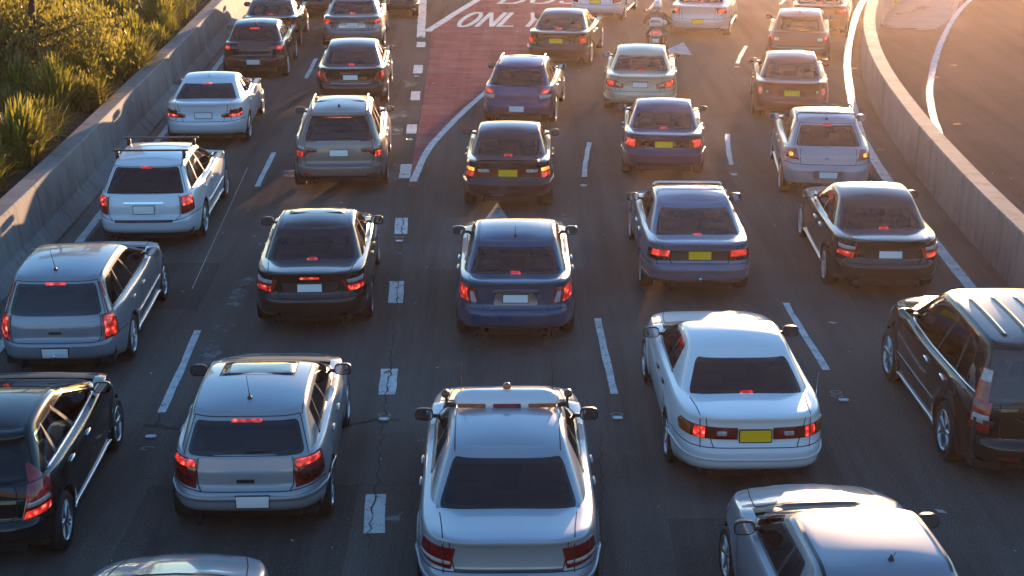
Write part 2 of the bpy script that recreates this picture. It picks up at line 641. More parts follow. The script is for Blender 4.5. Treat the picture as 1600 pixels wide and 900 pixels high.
# ---- shared meshes
def tyre_mesh():
    mb = MB()
    mb.lathe([(0.205, -.09), (0.225, -.10), (0.285, -.105), (0.305, -.085), (0.31, -.05), (0.31, .05), (0.305, .085), (0.285, .105), (0.225, .10), (0.205, .09)], 32, 'x')
    return mb.mesh('wheel', rubber)
def rim_mesh(spokes, wd, split=False):
    mb = MB()
    mb.lathe([(0.222, .085), (0.215, .097), (0.203, .095), (0.195, .07), (0.195, .0)], 32, 'x', mi=0)
    mb.lathe([(0.20, .015), (0.001, .015)], 24, 'x', mi=1)
    mb.lathe([(0.055, .03), (0.052, .075), (0.03, .085), (0.001, .085)], 14, 'x', mi=0)
    for k in range(spokes):
        a0 = 2 * math.pi * k / spokes
        for da in ((-.13, .13) if split else (0,)):
            a = a0 + da
            prof = [(0.045, .078, wd * 1.1), (0.12, .076, wd * .85), (0.20, .082, wd)]
            v = []
            for (r, h, ww) in prof:
                for (sx, hh) in ((-ww / 2, h - .03), (-ww / 2 * .8, h), (ww / 2 * .8, h), (ww / 2, h - .03)):
                    v.append((hh, r * math.cos(a) - sx * math.sin(a), r * math.sin(a) + sx * math.cos(a)))
            f = [(q * 4 + i, q * 4 + i + 1, q * 4 + i + 5, q * 4 + i + 4) for q in range(2) for i in range(3)]
            mb.add(v, f, 0)
    return mb.mesh('rim', [alloy, alloy_dark], True)
TYRE = tyre_mesh()
RIMS = {5: rim_mesh(5, .07), 7: rim_mesh(7, .042), 10: rim_mesh(10, .028), 52: rim_mesh(5, .034, True)}

def mirror_meshes():
    # right-hand housing: bulb with a flat back face, arm toward the door
    mb = MB()
    v, f = [], []
    n, rings = 14, 6
    for k in range(rings + 1):
        t = k / rings
        y = -0.045 + 0.14 * t
        sc_ = math.sqrt(max(0.0, 1 - t**2.2)) if t < 1 else 0.02
        for i in range(n):
            th = 2 * math.pi * i / n
            c, s_ = math.cos(th), math.sin(th)
            px = math.copysign(abs(c) ** 0.6, c) * 0.105 * sc_
            pz = math.copysign(abs(s_) ** 0.6, s_) * 0.072 * sc_
            v.append((0.16 + px, y, 0.03 + pz))
    for k in range(rings):
        for i in range(n):
            j = (i + 1) % n
            f.append((k * n + i, k * n + j, (k + 1) * n + j, (k + 1) * n + i))
    f.append(tuple(range(n))[::-1])
    mb.add(v, f, 0)
    mb.box((0.03, 0.015, -0.005), (0.12, 0.05, 0.04), 1, 0.01)
    h = mb
    g = MB()
    pts = []
    for i in range(n):
        th = 2 * math.pi * i / n
        c, s_ = math.cos(th), math.sin(th)
        pts.append((0.16 + math.copysign(abs(c) ** 0.6, c) * 0.092, -0.049, 0.03 + math.copysign(abs(s_) ** 0.6, s_) * 0.060))
    g.add(pts, [tuple(range(n))[::-1]])
    return h, g
MIR_H, MIR_G = mirror_meshes()
MIR_GLASS = MIR_G.mesh('mirror_glass', mirror_m, False)
def handle_mesh():
    mb = MB()
    mb.box((0.012, 0, 0), (0.03, 0.19, 0.032), 0, 0.01)
    mb.box((0.002, 0.0, -.012), (0.008, 0.11, 0.06), 1, 0.003)
    return mb
HANDLE = handle_mesh()
_mc = {}
def cached(kind, mb, mats, smooth=True):
    k = (kind, tuple(m.name for m in mats))
    if k not in _mc:
        _mc[k] = mb.mesh(kind, mats, smooth)
    return _mc[k]
def seat_mb(wd=0.5, head=True):
    mb = MB()
    mb.box((0, 0, 0.07), (wd, 0.5, 0.16), 0, 0.04)
    # back rest, leaning rearward
    v, f = [], []
    for k, (y, z, ww, th) in enumerate([(-.22, .08, wd, .12), (-.27, .35, wd, .13), (-.33, .58, wd * .8, .10), (-.335, .62, wd * .72, .06)]):
        for (sx, sy) in ((-1, -1), (1, -1), (1, 1), (-1, 1)):
            v.append((sx * ww / 2, y + sy * th / 2, z))
    for k in range(3):
        for i in range(4):
            f.append((k * 4 + i, k * 4 + (i + 1) % 4, k * 4 + 4 + (i + 1) % 4, k * 4 + 4 + i))
    f.append((12, 13, 14, 15))
    mb.add(v, f)
    if head:
        mb.box((0, -.35, .73), (0.25, 0.10, 0.17), 0, 0.035)
        mb.tube([(-.06, -.345, .6), (-.06, -.345, .68)], .008, 6)
        mb.tube([(.06, -.345, .6), (.06, -.345, .68)], .008, 6)
    return mb
SEAT = seat_mb()
BENCH = MB()
BENCH.box((0, 0, 0.07), (1.2, 0.5, 0.16), 0, 0.04)
BENCH.box((0, -.26, .36), (1.2, .14, .55), 0, 0.05, taper=.95)
for sx in (-.38, .38):
    BENCH.box((sx, -.30, .70), (0.26, 0.09, 0.14), 0, 0.03)
WHEEL_ST = MB()
WHEEL_ST.tube([(0.18 * math.cos(t), 0.06 * math.sin(t), 0.17 * math.sin(t)) for t in np.linspace(0, 2 * math.pi, 21)], .014, 6, cap=False)
WHEEL_ST.tube([(-.17, 0, 0), (.17, 0, 0)], .016, 6)

GROUP = 'vehicles queuing in the traffic lanes'

def build_car(c):
    g = c.get
    kind = g('kind', 'sedan')
    L, W, H = c['L'], c['W'], c['H']
    hw, hl = W / 2, L / 2
    hi = g('hi', True)
    N = 170 if hi else 100
    r = g('r', 0.31)
    fo = g('fo', 0.88)
    ro = L - c['wb'] - fo
    deck, belt, hood, nose = g('deck', 0.98), g('belt', 0.94), g('hood', 0.90), g('nose', 0.70)
    yb0, yr1, yf1, yf0 = c['cab']
    box = kind != 'sedan'
    root = thing(g('name', kind), c['label'], g('cat', 'car'), (0, 0, 0), 0, GROUP)
    h = R(c['hd'])
    root.rotation_euler = (0, 0, -h)
    rx, ry = c['pos']
    root.location = (rx + math.sin(h) * hl, ry + math.cos(h) * hl, 0.012)
    pm = paint('paint_' + c['pname'], c['col'], g('met', 0.3), g('prough', 0.28))
    if box:
        zs_pts = [(0, deck - .01), (.3, deck), (L * .45, belt), (yf0 - .1, hood + .05), (yf0 + .15, hood), (L - .5, hood - .10), (L - .12, nose), (L, nose - .05)]
    else:
        zs_pts = [(0, deck - .035), (.05, deck - .008), (.13, deck), (yb0, deck - .015), (L * .45, belt), (yf0 - .1, hood + .04), (yf0 + .15, hood), (L - .5, hood - .10), (L - .12, nose), (L, nose - .05)]
    zsf = pchip(zs_pts)
    zbf = pchip([(0, g('zb_rear', .36)), (.40, .30), (.7, .23), (1.2, .21), (L - 1.0, .20), (L, .22)])
    if box:
        rear = [(.25, .12), (.355, .10), (.40, .02), (.46, 0), (.57, .0), (.615, .045), (.66, .075), (.80, .085), (deck - .1, .11), (deck, .15)]
    else:
        rear = [(.25, .12), (.355, .10), (.40, .02), (.46, 0), (.58, .0), (.625, .035), (.67, .075), (.80, .09), (deck - .10, .08), (deck - .05, .055), (deck - .02, .06), (deck + .01, .09)]
    rear = g('rear', rear)
    rin = pchip(rear)
    fin = pchip([(.18, .14), (.40, 0), (.54, .02), (nose - .05, .12), (nose + .05, .30)])
    hwf = pchip([(0, .955), (L * .25, .995), (L * .5, 1.0), (L * .75, .99), (L, .94)])
    X, Y, arc = outline(hw, hl, g('pr', 4.6), g('qr', 9.0), 3.2, 6.0, N)
    vl = np.r_[np.linspace(0, .9, 20 if hi else 14), .93, .96, .98, .992, 1.0]
    wv = pchip(g('sect', [(0, .92), (.08, .96), (.3, .99), (.5, 1.0), (.70, .995), (.80, .985), (.86, .978), (.94, .96), (.98, .942), (1, .925)]))
    Pr = np.zeros((N + 1, len(vl), 3))
    z_r0, z_r1 = float(zbf(0)), float(zsf(0))
    z_f0, z_f1 = float(zbf(L)), float(zsf(L))
    for j, v in enumerate(vl):
        sr = float(rin(z_r0 + (z_r1 - z_r0) * v))
        sf = L - float(fin(z_f0 + (z_f1 - z_f0) * v))
        s = sr + (sf - sr) * (Y + 1) / 2
        zb, zt = zbf(s), zsf(s)
        Pr[:, j, 0] = hw * hwf(s) * wv(v) * X
        Pr[:, j, 1] = s - hl
        Pr[:, j, 2] = zb + (zt - zb) * v
        # wheel-arch flare
        for sw in (ro, L - fo):
            d = np.hypot(s - sw, Pr[:, j, 2] - r)
            Pr[:, j, 0] += np.where(X > .8, 0.018 * np.exp(-((d - (r + .07)) / .07)**2), 0) * g('flare', 1.0)
    B = Surf(Pr, arc)
    # ---- body mesh: sides with wheel openings, bonnet/boot cap, cabin with window openings
    V, F, MI = [], [], []
    n, m = B.n, len(vl)
    P = B.P.copy()
    Rw = r + 0.055
    inside = np.zeros((n, m), bool)
    for sw in (ro, L - fo):
        dy, dz = P[..., 1] + hl - sw, P[..., 2] - r
        d = np.hypot(dy, dz)
        inside |= (d < Rw) & (np.abs(P[..., 0]) > hw * .6)
    q = inside[:-1, :-1] & inside[1:, :-1] & inside[1:, 1:] & inside[:-1, 1:]
    for sw in (ro, L - fo):
        dy, dz = P[..., 1] + hl - sw, P[..., 2] - r
        d = np.hypot(dy, dz)
        sel = (d < Rw) & (np.abs(P[..., 0]) > hw * .6)
        k = Rw / np.maximum(d, .02)
        P[..., 1] = np.where(sel, sw - hl + dy * k, P[..., 1])
        P[..., 2] = np.where(sel, np.maximum(r + dz * k, .12), P[..., 2])
    V = [tuple(p) for p in P.reshape(-1, 3)]
    idx = lambda i, j: i * m + j
    low_black = g('valance', 0.0)
    for i in range(n - 1):
        for j in range(m - 1):
            if q[i, j]:
                continue
            F.append((idx(i, j), idx(i + 1, j), idx(i + 1, j + 1), idx(i, j + 1)))
            MI.append(1 if vl[j + 1] <= low_black else 0)
    # arch lips: inward returns
    def lip(a, b):
        k = len(V)
        for t in (a, b):
            p = V[t]
            V.append((p[0] - math.copysign(.22, p[0]), p[1], p[2]))
        F.append((a, b, k + 1, k)); MI.append(1)
    for i in range(1, n - 2):
        for j in range(m - 1):
            if q[i, j]:
                if not q[i - 1, j]: lip(idx(i, j), idx(i, j + 1))
                if not q[i + 1, j]: lip(idx(i + 1, j), idx(i + 1, j + 1))
                if j + 1 < m - 1 and not q[i, j + 1]: lip(idx(i, j + 1), idx(i + 1, j + 1))
    # cap
    hN = N
    M = 14
    crown = g('crown', .03)
    cb = hw * g('cbase', .875)
    capi = {}
    for i in range(N + 1):
        pl, pr_ = P[i, -1], P[n - 1 - i, -1]
        for k in range(M + 1):
            t = k / M
            if k == 0: capi[i, k] = idx(i, m - 1); continue
            if k == M: capi[i, k] = idx(n - 1 - i, m - 1); continue
            u = 2 * t - 1
            cz = crown * (1 - abs(pr_[0] * u / (hw * .93))**2.4) * (1 - min(1, abs(pl[1]) / hl)**10)
            if g('vhood') and pr_[1] > yf0 - hl:
                cz += .018 * (1 / (1 + math.exp((abs(u) - .55) * 30)))
            capi[i, k] = len(V)
            V.append((pl[0] + (pr_[0] - pl[0]) * t, pl[1], pl[2] + cz))
    for i in range(N):
        for k in range(M):
            ys = [V[capi[i, k]][1] + hl, V[capi[i + 1, k]][1] + hl]
            xs = [abs(V[capi[i, k]][0]), abs(V[capi[i, k + 1]][0])]
            if min(ys) > yb0 + .12 and max(ys) < yf0 - .12 and max(xs) < cb - .03:
                continue
            F.append((capi[i, k], capi[i + 1, k], capi[i + 1, k + 1], capi[i, k + 1]))
            MI.append(1 if yf0 - .3 < min(ys) and max(ys) < yf0 + .03 and max(xs) < hw * .80 else 0)
    # cabin
    rw = g('rw', .60)
    hf = .055
    zr_edge = H - g('rcrown', .03) - hf
    Nc = 150 if hi else 96
    ch = (yf0 - yb0) / 2; cm = (yf0 + yb0) / 2 - hl
    th_, tm = (yf1 - yr1) / 2, (yf1 + yr1) / 2 - hl
    Xc, Yc, arcc = outline(cb, ch, g('cpr', 4.2), g('cqr', 9.0 if not box else 11.0), 3.6, 8.0, Nc)
    arch = g('arch', .05)
    nt_ = 22 if hi else 14
    tl = np.linspace(0, 1, nt_ + 1)
    fl = [15, 32, 50, 68, 84]
    Pc = np.zeros((Nc + 1, len(tl) + len(fl), 3))
    by = cm + ch * Yc; ty = tm + th_ * Yc
    bz = zsf(by + hl) - .02
    tz = zr_edge - arch * (Yc)**2 - g('rdrop', 0.0) * np.clip(-Yc, 0, 1) ** 2
    bul = g('bulge', .10)
    for j, t in enumerate(tl):
        wx = cb + (rw - cb) * (t - bul * t * (1 - t))
        tt = t + g('ybulge', .12) * t * (1 - t) * -1
        Pc[:, j, 0] = wx * Xc
        Pc[:, j, 1] = by + (ty - by) * tt
        Pc[:, j, 2] = bz + (tz - bz) * t
    leanx = (cb - rw) / .45
    lr = (yr1 - yb0) / max(.2, zr_edge - deck); lf = (yf0 - yf1) / max(.2, zr_edge - hood)
    lf, lr = min(lf, 2.2), min(lr, 2.2)
    for k, a in enumerate(fl):
        a = R(a)
        ix = .05 * (1 - math.cos(a)) + hf * leanx * math.sin(a) * .9
        iyr = .06 * (1 - math.cos(a)) + hf * lr * math.sin(a) * .9
        iyf = .06 * (1 - math.cos(a)) + hf * lf * math.sin(a) * .9
        sy = ty - tm
        Pc[:, nt_ + 1 + k, 0] = (rw - ix) * Xc
        Pc[:, nt_ + 1 + k, 1] = tm + np.where(sy < 0, sy * (th_ - iyr) / th_, sy * (th_ - iyf) / th_)
        Pc[:, nt_ + 1 + k, 2] = tz + hf * math.sin(a)
    C = Surf(Pc, arcc)
    hgt = zr_edge - belt
    TQ = lambda t: t * nt_          # height fraction 0..1 -> ring index
    ay = lambda s: float(np.interp(s - hl, by[Xc > .6], arcc[Xc > .6]))
    # ---- windows: polygons in (arc, ring index)
    wins = []
    rwx = g('rwx', .70 * cb / .77)
    rb, rt = g('rwin', (.06, .95) if not box else (.10, .93))
    wins.append(('rear_window', round_poly([(-rwx, TQ(rb)), (rwx, TQ(rb)), (rwx * 1.0, TQ(rt)), (-rwx * 1.0, TQ(rt))], .07, 4, hgt / nt_), g('gl_rear', glass_mid)))
    am = C.amax
    wins.append(('windscreen', round_poly([(am - .70, TQ(.06)), (am + .70, TQ(.06)), (am + .70, TQ(.95)), (am - .70, TQ(.95))], .07, 4, hgt / nt_), glass_clear))
    sb, st_ = g('swin', (.10, .90))
    side = g('side', [.30, .52, .95] if not box else [.10, .30, .52, .95])
    fr = lambda q: ay(yb0 + (yf0 - yb0) * q)
    for k in range(len(side) - 1):
        a0, a1 = fr(side[k]) + .025, fr(side[k + 1]) - .025
        first, last = k == 0, k == len(side) - 2
        sgl = g('gl_side', glass_mid)
        poly = [(a0 + (g('kick', .10) if first else 0), TQ(sb)), (a1, TQ(sb)), (a1 - (.02 if last else 0), TQ(st_)), (a0, TQ(st_))]
        if first and g('qrake'):
            poly[0] = (a0, TQ(sb)); poly[3] = (a0 + g('qrake'), TQ(st_))
        pr2 = round_poly(poly, .05, 4, hgt / nt_)
        wins.append(('side_window', pr2, sgl))
        wins.append(('side_window', [(-a, z) for a, z in pr2][::-1], sgl))
    k0 = len(V)
    nc, mc = C.n, Pc.shape[1]
    V += [tuple(p) for p in C.P.reshape(-1, 3)]
    ac = (C.A[:-1] + C.A[1:]) / 2
    jc = np.arange(mc - 1) + .5
    AA, JJ = np.meshgrid(ac, jc, indexing='ij')
    hole = np.zeros(AA.shape, bool)
    for nm, poly, _ in wins:
        ip = inset_poly(poly, .035, hgt / nt_)
        for sh in (0, -2 * am, 2 * am):
            hole |= in_poly(AA + sh, JJ, ip)
    ci = lambda i, j: k0 + i * mc + j
    for i in range(nc - 1):
        for j in range(mc - 1):
            if hole[i, j]: continue
            F.append((ci(i, j), ci(i + 1, j), ci(i + 1, j + 1), ci(i, j + 1)))
            MI.append(1 if j < nt_ * .08 and abs(ac[i]) > am - .74 else 0)
    top = {}
    rcr = g('rcrown', .03)
    ly = C.P[:, -1, 1]; y_mid, y_half = (ly.max() + ly.min()) / 2, (ly.max() - ly.min()) / 2
    x_half = C.P[:, -1, 0].max()
    for i in range(Nc + 1):
        pl, pr_ = C.P[i, -1], C.P[nc - 1 - i, -1]
        for k in range(M + 1):
            t = k / M
            if k == 0: top[i, k] = ci(i, mc - 1); continue
            if k == M: top[i, k] = ci(nc - 1 - i, mc - 1); continue
            u = 2 * t - 1
            top[i, k] = len(V)
            yn = (pl[1] - y_mid) / y_half
            V.append((pl[0] + (pr_[0] - pl[0]) * t, pl[1], pl[2] + rcr * (1 - min(1, abs(pr_[0] * u) / x_half)**2.2) * (1 - min(1, abs(yn))**6)))
    for i in range(Nc):
        for k in range(M):
            F.append((top[i, k], top[i + 1, k], top[i + 1, k + 1], top[i, k + 1])); MI.append(0)
    body = mk('body', V, F, [pm, black_plastic], root, True, MI)
    body.data.validate()
    bm = bmesh.new(); bm.from_mesh(body.data)
    bmesh.ops.recalc_face_normals(bm, faces=[f for f in bm.faces if f.calc_area() > 1e-9])
    bm.to_mesh(body.data); bm.free()
    T = Top(BVHTree.FromPolygons([Vector(v) for v in V], [f for f in F if len(set(f)) > 2]))
    # ---- glass and seals
    for nm, poly, gm in wins:
        mb = MB(); patch(mb, C, poly, .003, .06, 5, False, False)
        o = mb.build(nm, gm, root)
        mb = MB()
        wd_ = .045 if nm != 'side_window' else .024
        rim_band(mb, C, poly, wd_, hgt / nt_, .0045)
        mb.build('window_seal', g('seal', frit_m) if nm == 'side_window' else frit_m, o)
    # side pillars between the windows
    for k in range(1, len(side) - 1):
        a = fr(side[k])
        for s_ in (1, -1):
            mb = MB()
            ribbon(mb, C, [(s_ * a, TQ(sb)), (s_ * a, TQ(st_))], .055, .0035, False, 0)
            mb.build('pillar_trim', trim_dark, root)
    # waist strips under the side windows
    for s_ in (1, -1):
        mb = MB()
        ribbon(mb, C, [(s_ * (fr(side[0]) + g('kick', .1)), TQ(sb - .02)), (s_ * fr(side[-1]), TQ(sb - .02))], .022, .004, False, 0, thick=.006)
        mb.build('waist_strip', chrome if g('waist') == 'chrome' else trim_dark, root)
    # ---- lamps
    for (lk, poly) in c['lamps']:
        ofs = {'white': .016, 'brake': .016, 'amber': .016, 'amberlit': .017, 'chrome': .014, 'smoke': .012}.get(lk, .012)
        for s_ in (1, -1):
            pp = round_poly([(s_ * a, z) for a, z in poly], .018, 3)
            mb = MB(); patch(mb, B, pp, ofs, .035, 4, True, True, dome=.006)
            mb.build('tail_lamp' if lk not in ('chrome', 'black') else 'lamp_bezel', LAMPS[lk], root)
    for (lk, poly) in g('clamps', []):      # lamps that climb the rear pillars (on the cabin sheet)
        for s_ in (1, -1):
            pp = round_poly([(s_ * a, TQ(z)) for a, z in poly], .012, 3, hgt / nt_)
            mb = MB(); patch(mb, C, pp, .019 if lk == 'white' else .012, .035, 5, False, True)
            mb.build('tail_lamp', LAMPS[lk], root)
    if g('round_lamps'):
        for (a, z, rad, lk) in c['round_lamps']:
            for s_ in (1, -1):
                for rr, kk, of in ((rad, lk, .012), (rad * .62, 'white' if lk != 'white' else 'brake', .018)):
                    pp = [(s_ * a + rr * math.cos(t), z + rr * math.sin(t)) for t in np.linspace(0, 2 * math.pi, 17)[:-1]]
                    mb = MB(); patch(mb, B, pp, of, .03, 4, True, True, dome=.006)
                    mb.build('tail_lamp', LAMPS[kk], root)
    # front lamps
    am_b = B.amax
    for s_ in (1, -1):
        a1 = am_b - .42; a2 = am_b - .98
        zf = nose - .10
        mb = MB(); patch(mb, B, round_poly([(s_ * a1, zf - .10), (s_ * a1, zf + .02), (s_ * a2, zf + .06), (s_ * a2, zf - .04)], .03, 3), .010, .05, 4, True, True)
        mb.build('headlamp', L_WHT, root)
    mb = MB(); patch(mb, B, round_poly([(am_b - .36, nose - .2), (am_b + .36, nose - .2), (am_b + .36, nose - .10), (am_b - .36, nose - .10)], .03, 3), .008, .06, 3, True, True)
    mb.build('grille', black_plastic, root)
    # ---- number plate and its recess
    pz = g('plate_z', .80); pw, ph = g('plate_wh', (.37, .115)); px = g('plate_x', 0.0)
    rec = g('recess')
    if rec:
        x0, z0, x1, z1, x2 = rec
        mb = MB(); patch(mb, B, round_poly([(-x0, z0), (x0, z0), (x1, z1), (-x1, z1)], .03, 3), .0045, .06, 3, True, False)
        mb.build('plate_recess', {'dark': trim_dark, 'body': pm, 'silver': alloy}[x2], root)
    mb = MB()
    mb2 = MB()
    patch(mb, B, [(px - pw / 2, pz - ph / 2), (px + pw / 2, pz - ph / 2), (px + pw / 2, pz + ph / 2), (px - pw / 2, pz + ph / 2)], .020, .06, 3, True, True)
    patch(mb2, B, round_poly([(px - pw / 2 - .012, pz - ph / 2 - .012), (px + pw / 2 + .012, pz - ph / 2 - .012), (px + pw / 2 + .012, pz + ph / 2 + .012), (px - pw / 2 - .012, pz + ph / 2 + .012)], .01, 2), .015, .06, 3, True, True)
    pl = mb.build('number_plate', plate_y if g('plate') == 'yellow' else plate_w, root, False)
    mb2.build('plate_frame', black_plastic, pl, False)
    if g('garnish'):
        a, z0, z1 = c['garnish'][:3]
        mb = MB(); patch(mb, B, round_poly([(-a, z0), (a, z0), (a, z1), (-a, z1)], .012, 3), .016, .06, 3, True, True)
        mb.build('boot_garnish', chrome if len(c['garnish']) < 4 else {'red': L_DIM, 'black': trim_dark, 'smoke': L_SMK}[c['garnish'][3]], root)
    if g('badge'):
        a, z = c['badge']
        pp = [(a + .045 * math.cos(t), z + .03 * math.sin(t)) for t in np.linspace(0, 2 * math.pi, 13)[:-1]]
        mb = MB(); patch(mb, B, pp, .010, .03, 2, True, True)
        mb.build('badge', chrome, root)
    # ---- high-level brake lamp
    hb = g('hbrake', 'low')
    if hb == 'low':
        mb = MB(); patch(mb, C, round_poly([(-.085, TQ(rb + .05)), (.085, TQ(rb + .05)), (.07, TQ(rb + .15)), (-.07, TQ(rb + .15))], .02, 3, hgt / nt_), .007, .04, 2, False, True)
        mb.build('high_brake_lamp', L_BRK, root)
    elif hb == 'top':
        ww = g('hbw', .16)
        mb = MB(); patch(mb, C, [(-ww, TQ(rt - .035)), (ww, TQ(rt - .035)), (ww, TQ(rt + .04)), (-ww, TQ(rt + .04))], .010, .05, 2, False, True)
        mb.build('high_brake_lamp', L_BRK, root)
    if g('lipbrake'):
        mb = MB(); patch(mb, B, [(-.15, deck - .095), (.15, deck - .095), (.15, deck - .065), (-.15, deck - .065)], .010, .05, 2, True, True)
        mb.build('high_brake_lamp', L_BRK, root)
    # ---- shut lines
    mb = MB()
    gx = g('boot_x', .58)
    gz = g('boot_z', .63)
    sw_ = .011
    gb = g('boot_b', gx - .08)
    if not box:
        for s_ in (1, -1):
            ribbon(mb, B, [(s_ * gb, gz), (s_ * gx, deck - .02)], sw_, .0025)
            T.line(mb, [(s_ * gx, .10 - hl), (s_ * (gx + .02), .4 - hl), (s_ * (gx + .05), yb0 + .02 - hl)], sw_, .0025)
        ribbon(mb, B, [(-gb, gz), (gb, gz)], sw_, .0025)
    else:
        for s_ in (1, -1):
            ribbon(mb, B, [(s_ * gb, gz), (s_ * gx, gz + .06), (s_ * (gx + .02), deck - .01)], sw_, .0025)
            ribbon(mb, C, [(s_ * (rwx + .05), 0), (s_ * (rwx + .05), TQ(1.0))], sw_, .0025, False)
        ribbon(mb, B, [(-gb, gz), (gb, gz)], sw_, .0025)
        ribbon(mb, C, [(-rwx - .05, TQ(1.0)), (rwx + .05, TQ(1.0))], sw_, .003, False)
    aC = arc_corner = float(np.interp(.965, X[: N // 3], arc[: N // 3]))
    wa0 = float(np.interp(ro - Rw, Pr[:, 8, 1] + hl, arc))
    zb_ = g('bump_z', .635)
    for s_ in (1, -1):
        ribbon(mb, B, [(s_ * gb, gz), (s_ * aC * .9, zb_), (s_ * wa0, zb_ - .02)], sw_, .0025)
        for q_, z1 in ((side[-1] - .03, .35), (side[-2], .3), (side[-3] if len(side) > 2 else .3, .52)):
            s0 = yb0 + (yf0 - yb0) * q_
            a = float(np.interp(s0 - hl, Pr[:, 10, 1], arc))
            ribbon(mb, B, [(s_ * a, z1), (s_ * a, float(zsf(s0)) - .01)], sw_, .0025)
            if q_ != side[-1] - .03 and not g('pillar', True):
                pass
        # bonnet edges
        T.line(mb, [(s_ * hw * .74, yf0 + .02 - hl), (s_ * hw * .70, L - .75 - hl), (s_ * hw * .62, L - .34 - hl)], sw_, .0025)
    T.line(mb, [(-hw * .74, yf0 + .03 - hl), (0, yf0 + .09 - hl), (hw * .74, yf0 + .03 - hl)], .05, .003)
    mb.build('panel_gaps', seam_m, root)['kind'] = 'stuff'
    if g('channels', True):
        for s_ in (1, -1):
            mb = MB()
            x0 = rw * g('chx', .86)
            T.line(mb, [(s_ * x0, yr1 + .08 - hl), (s_ * x0 * 1.01, (yr1 + yf1) / 2 - hl), (s_ * x0 * .97, yf1 - .10 - hl)], g('chw', .016), .003)
            mb.build('roof_channel', trim_dark, root)
    # ---- side mouldings, sill, bumper strips
    if g('mould'):
        a0 = float(np.interp(ro + Rw + .04, Pr[:, 8, 1] + hl, arc)); a1 = float(np.interp(L - fo - Rw - .04, Pr[:, 8, 1] + hl, arc))
        for s_ in (1, -1):
            mb = MB()
            ribbon(mb, B, [(s_ * a0, g('mould_z', .52)), (s_ * a1, g('mould_z', .52))], .055, .002, thick=.012)
            mb.build('side_moulding', pm if g('mould') == 'body' else trim_dark, root)
    if g('sill'):
        a0 = float(np.interp(ro + Rw + .02, Pr[:, 4, 1] + hl, arc)); a1 = float(np.interp(L - fo - Rw - .02, Pr[:, 4, 1] + hl, arc))
        for s_ in (1, -1):
            mb = MB()
            ribbon(mb, B, [(s_ * a0, .285), (s_ * a1, .275)], .05, .004, thick=.02)
            mb.build('sill_strip', alloy if g('sill') == 'bright' else pm, root)
    for (z, ww, ae, mt) in g('bstrips', []):
        mb = MB()
        ribbon(mb, B, [(-ae, z), (ae, z)], ww, .002, thick=.012)
        mb.build('bumper_strip', {'dark': trim_dark, 'chrome': chrome, 'body': pm, 'grey': seat_grey}[mt], root)
    for (a0, a1, z0, z1) in g('reflectors', []):
        for s_ in (1, -1):
            mb = MB(); patch(mb, B, [(s_ * a0, z0), (s_ * a1, z0), (s_ * a1, z1), (s_ * a0, z1)], .008, .04, 2, True, True)
            mb.build('reflector', L_DIM if not g('refl_lit') else L_RED, root)
    for (a0, z0, a1, z1, mt) in g('panels', []):
        mb = MB(); patch(mb, B, round_poly([(-a0, z0), (a0, z0), (a1, z1), (-a1, z1)], .03, 3), .005, .05, 3, True, True)
        mb.build('trim_panel', {'dark': trim_dark, 'body': pm, 'grey': seat_grey, 'red': L_DIM, 'smoke': L_SMK}[mt], root)
    # ---- wheels
    rim = RIMS[g('rim', 7)]
    tr_ = hw - .105
    for sw in (ro, L - fo):
        for s_ in (1, -1):
            wv_ = inst('wheel', TYRE, root, (s_ * tr_, sw - hl, r), (0, 0, 0 if s_ > 0 else math.pi), (r / .31 if False else 1.0, r / .31, r / .31))
            inst('rim', rim, wv_, (0.008, 0, 0), (rng.uniform(0, 6), 0, 0))
    # ---- mirrors, handles
    s_m = g('mir_s', yf0 - .52)
    a_m = float(np.interp(s_m - hl, by[Xc > .6], arcc[Xc > .6]))
    mz = float(zsf(s_m)) + g('mir_z', .06)
    mm = cached('wing_mirror', MIR_H, [pm if g('mir_body', True) else black_plastic, black_plastic])
    pmir, _ = C.ev(np.array([a_m]), np.array([1.5]), False)
    for s_ in (1, -1):
        o = inst('wing_mirror', mm, root, (s_ * (float(pmir[0][0]) - .02), float(pmir[0][1]), mz), (0, 0, 0), (s_, 1, 1))
        inst('mirror_glass', MIR_GLASS, o)
    hm = cached('door_handle', HANDLE, [{'body': pm, 'chrome': chrome, 'black': black_plastic}[g('handle', 'body')], trim_dark])
    for q_ in (side[-2] + .035, (side[-3] if len(side) > 2 else .2) + .06):
        if g('two_door') and q_ != side[-2] + .035: continue
        s0 = yb0 + (yf0 - yb0) * q_
        a = float(np.interp(s0 - hl, Pr[:, 10, 1], arc))
        hz = float(zsf(s0)) - .12
        p_, _ = B.ev(np.array([a]), np.array([hz]))
        for s_ in (1, -1):
            inst('door_handle', hm, root, (s_ * float(p_[0][0]), float(p_[0][1]), hz), (0, 0, 0), (s_, 1, 1))
    # ---- exhausts
    for (x, z, rad) in g('exh', [(-.45, .27, .032)]):
        mb = MB()
        mb.tube([(x, -hl + .35, z), (x, -hl + .02, z)], rad, 10, cap=False)
        mb.lathe([(rad, 0), (rad * .82, 0), (rad * .8, .1)], 10, 'y', (x, -hl + .02, z))
        mb.build('exhaust_tip', alloy_dark, root)
    # ---- interior
    mb = MB()
    x0 = hw - .12
    fl_ = .34
    mb.box((0, (yb0 + yf0) / 2 - hl, fl_ - .06), (2 * x0, yf0 - yb0 - .3, .1))
    for s_ in (1, -1):
        mb.box((s_ * x0, (yb0 + yf0) / 2 - hl, .60), (.05, yf0 - yb0 - .35, .52))
    mb.box((0, yf0 - .42 - hl, .76), (2 * x0 - .08, .42, .24), 0, .06)
    if not box:
        mb.box((0, yb0 + .22 - hl, deck - .14), (2 * x0 - .1, .56, .05))
    else:
        mb.box((0, yb0 + .42 - hl, deck - .26), (2 * x0 - .1, .75, .04))
    mb.build('cabin_trim', inner_m, root, False)
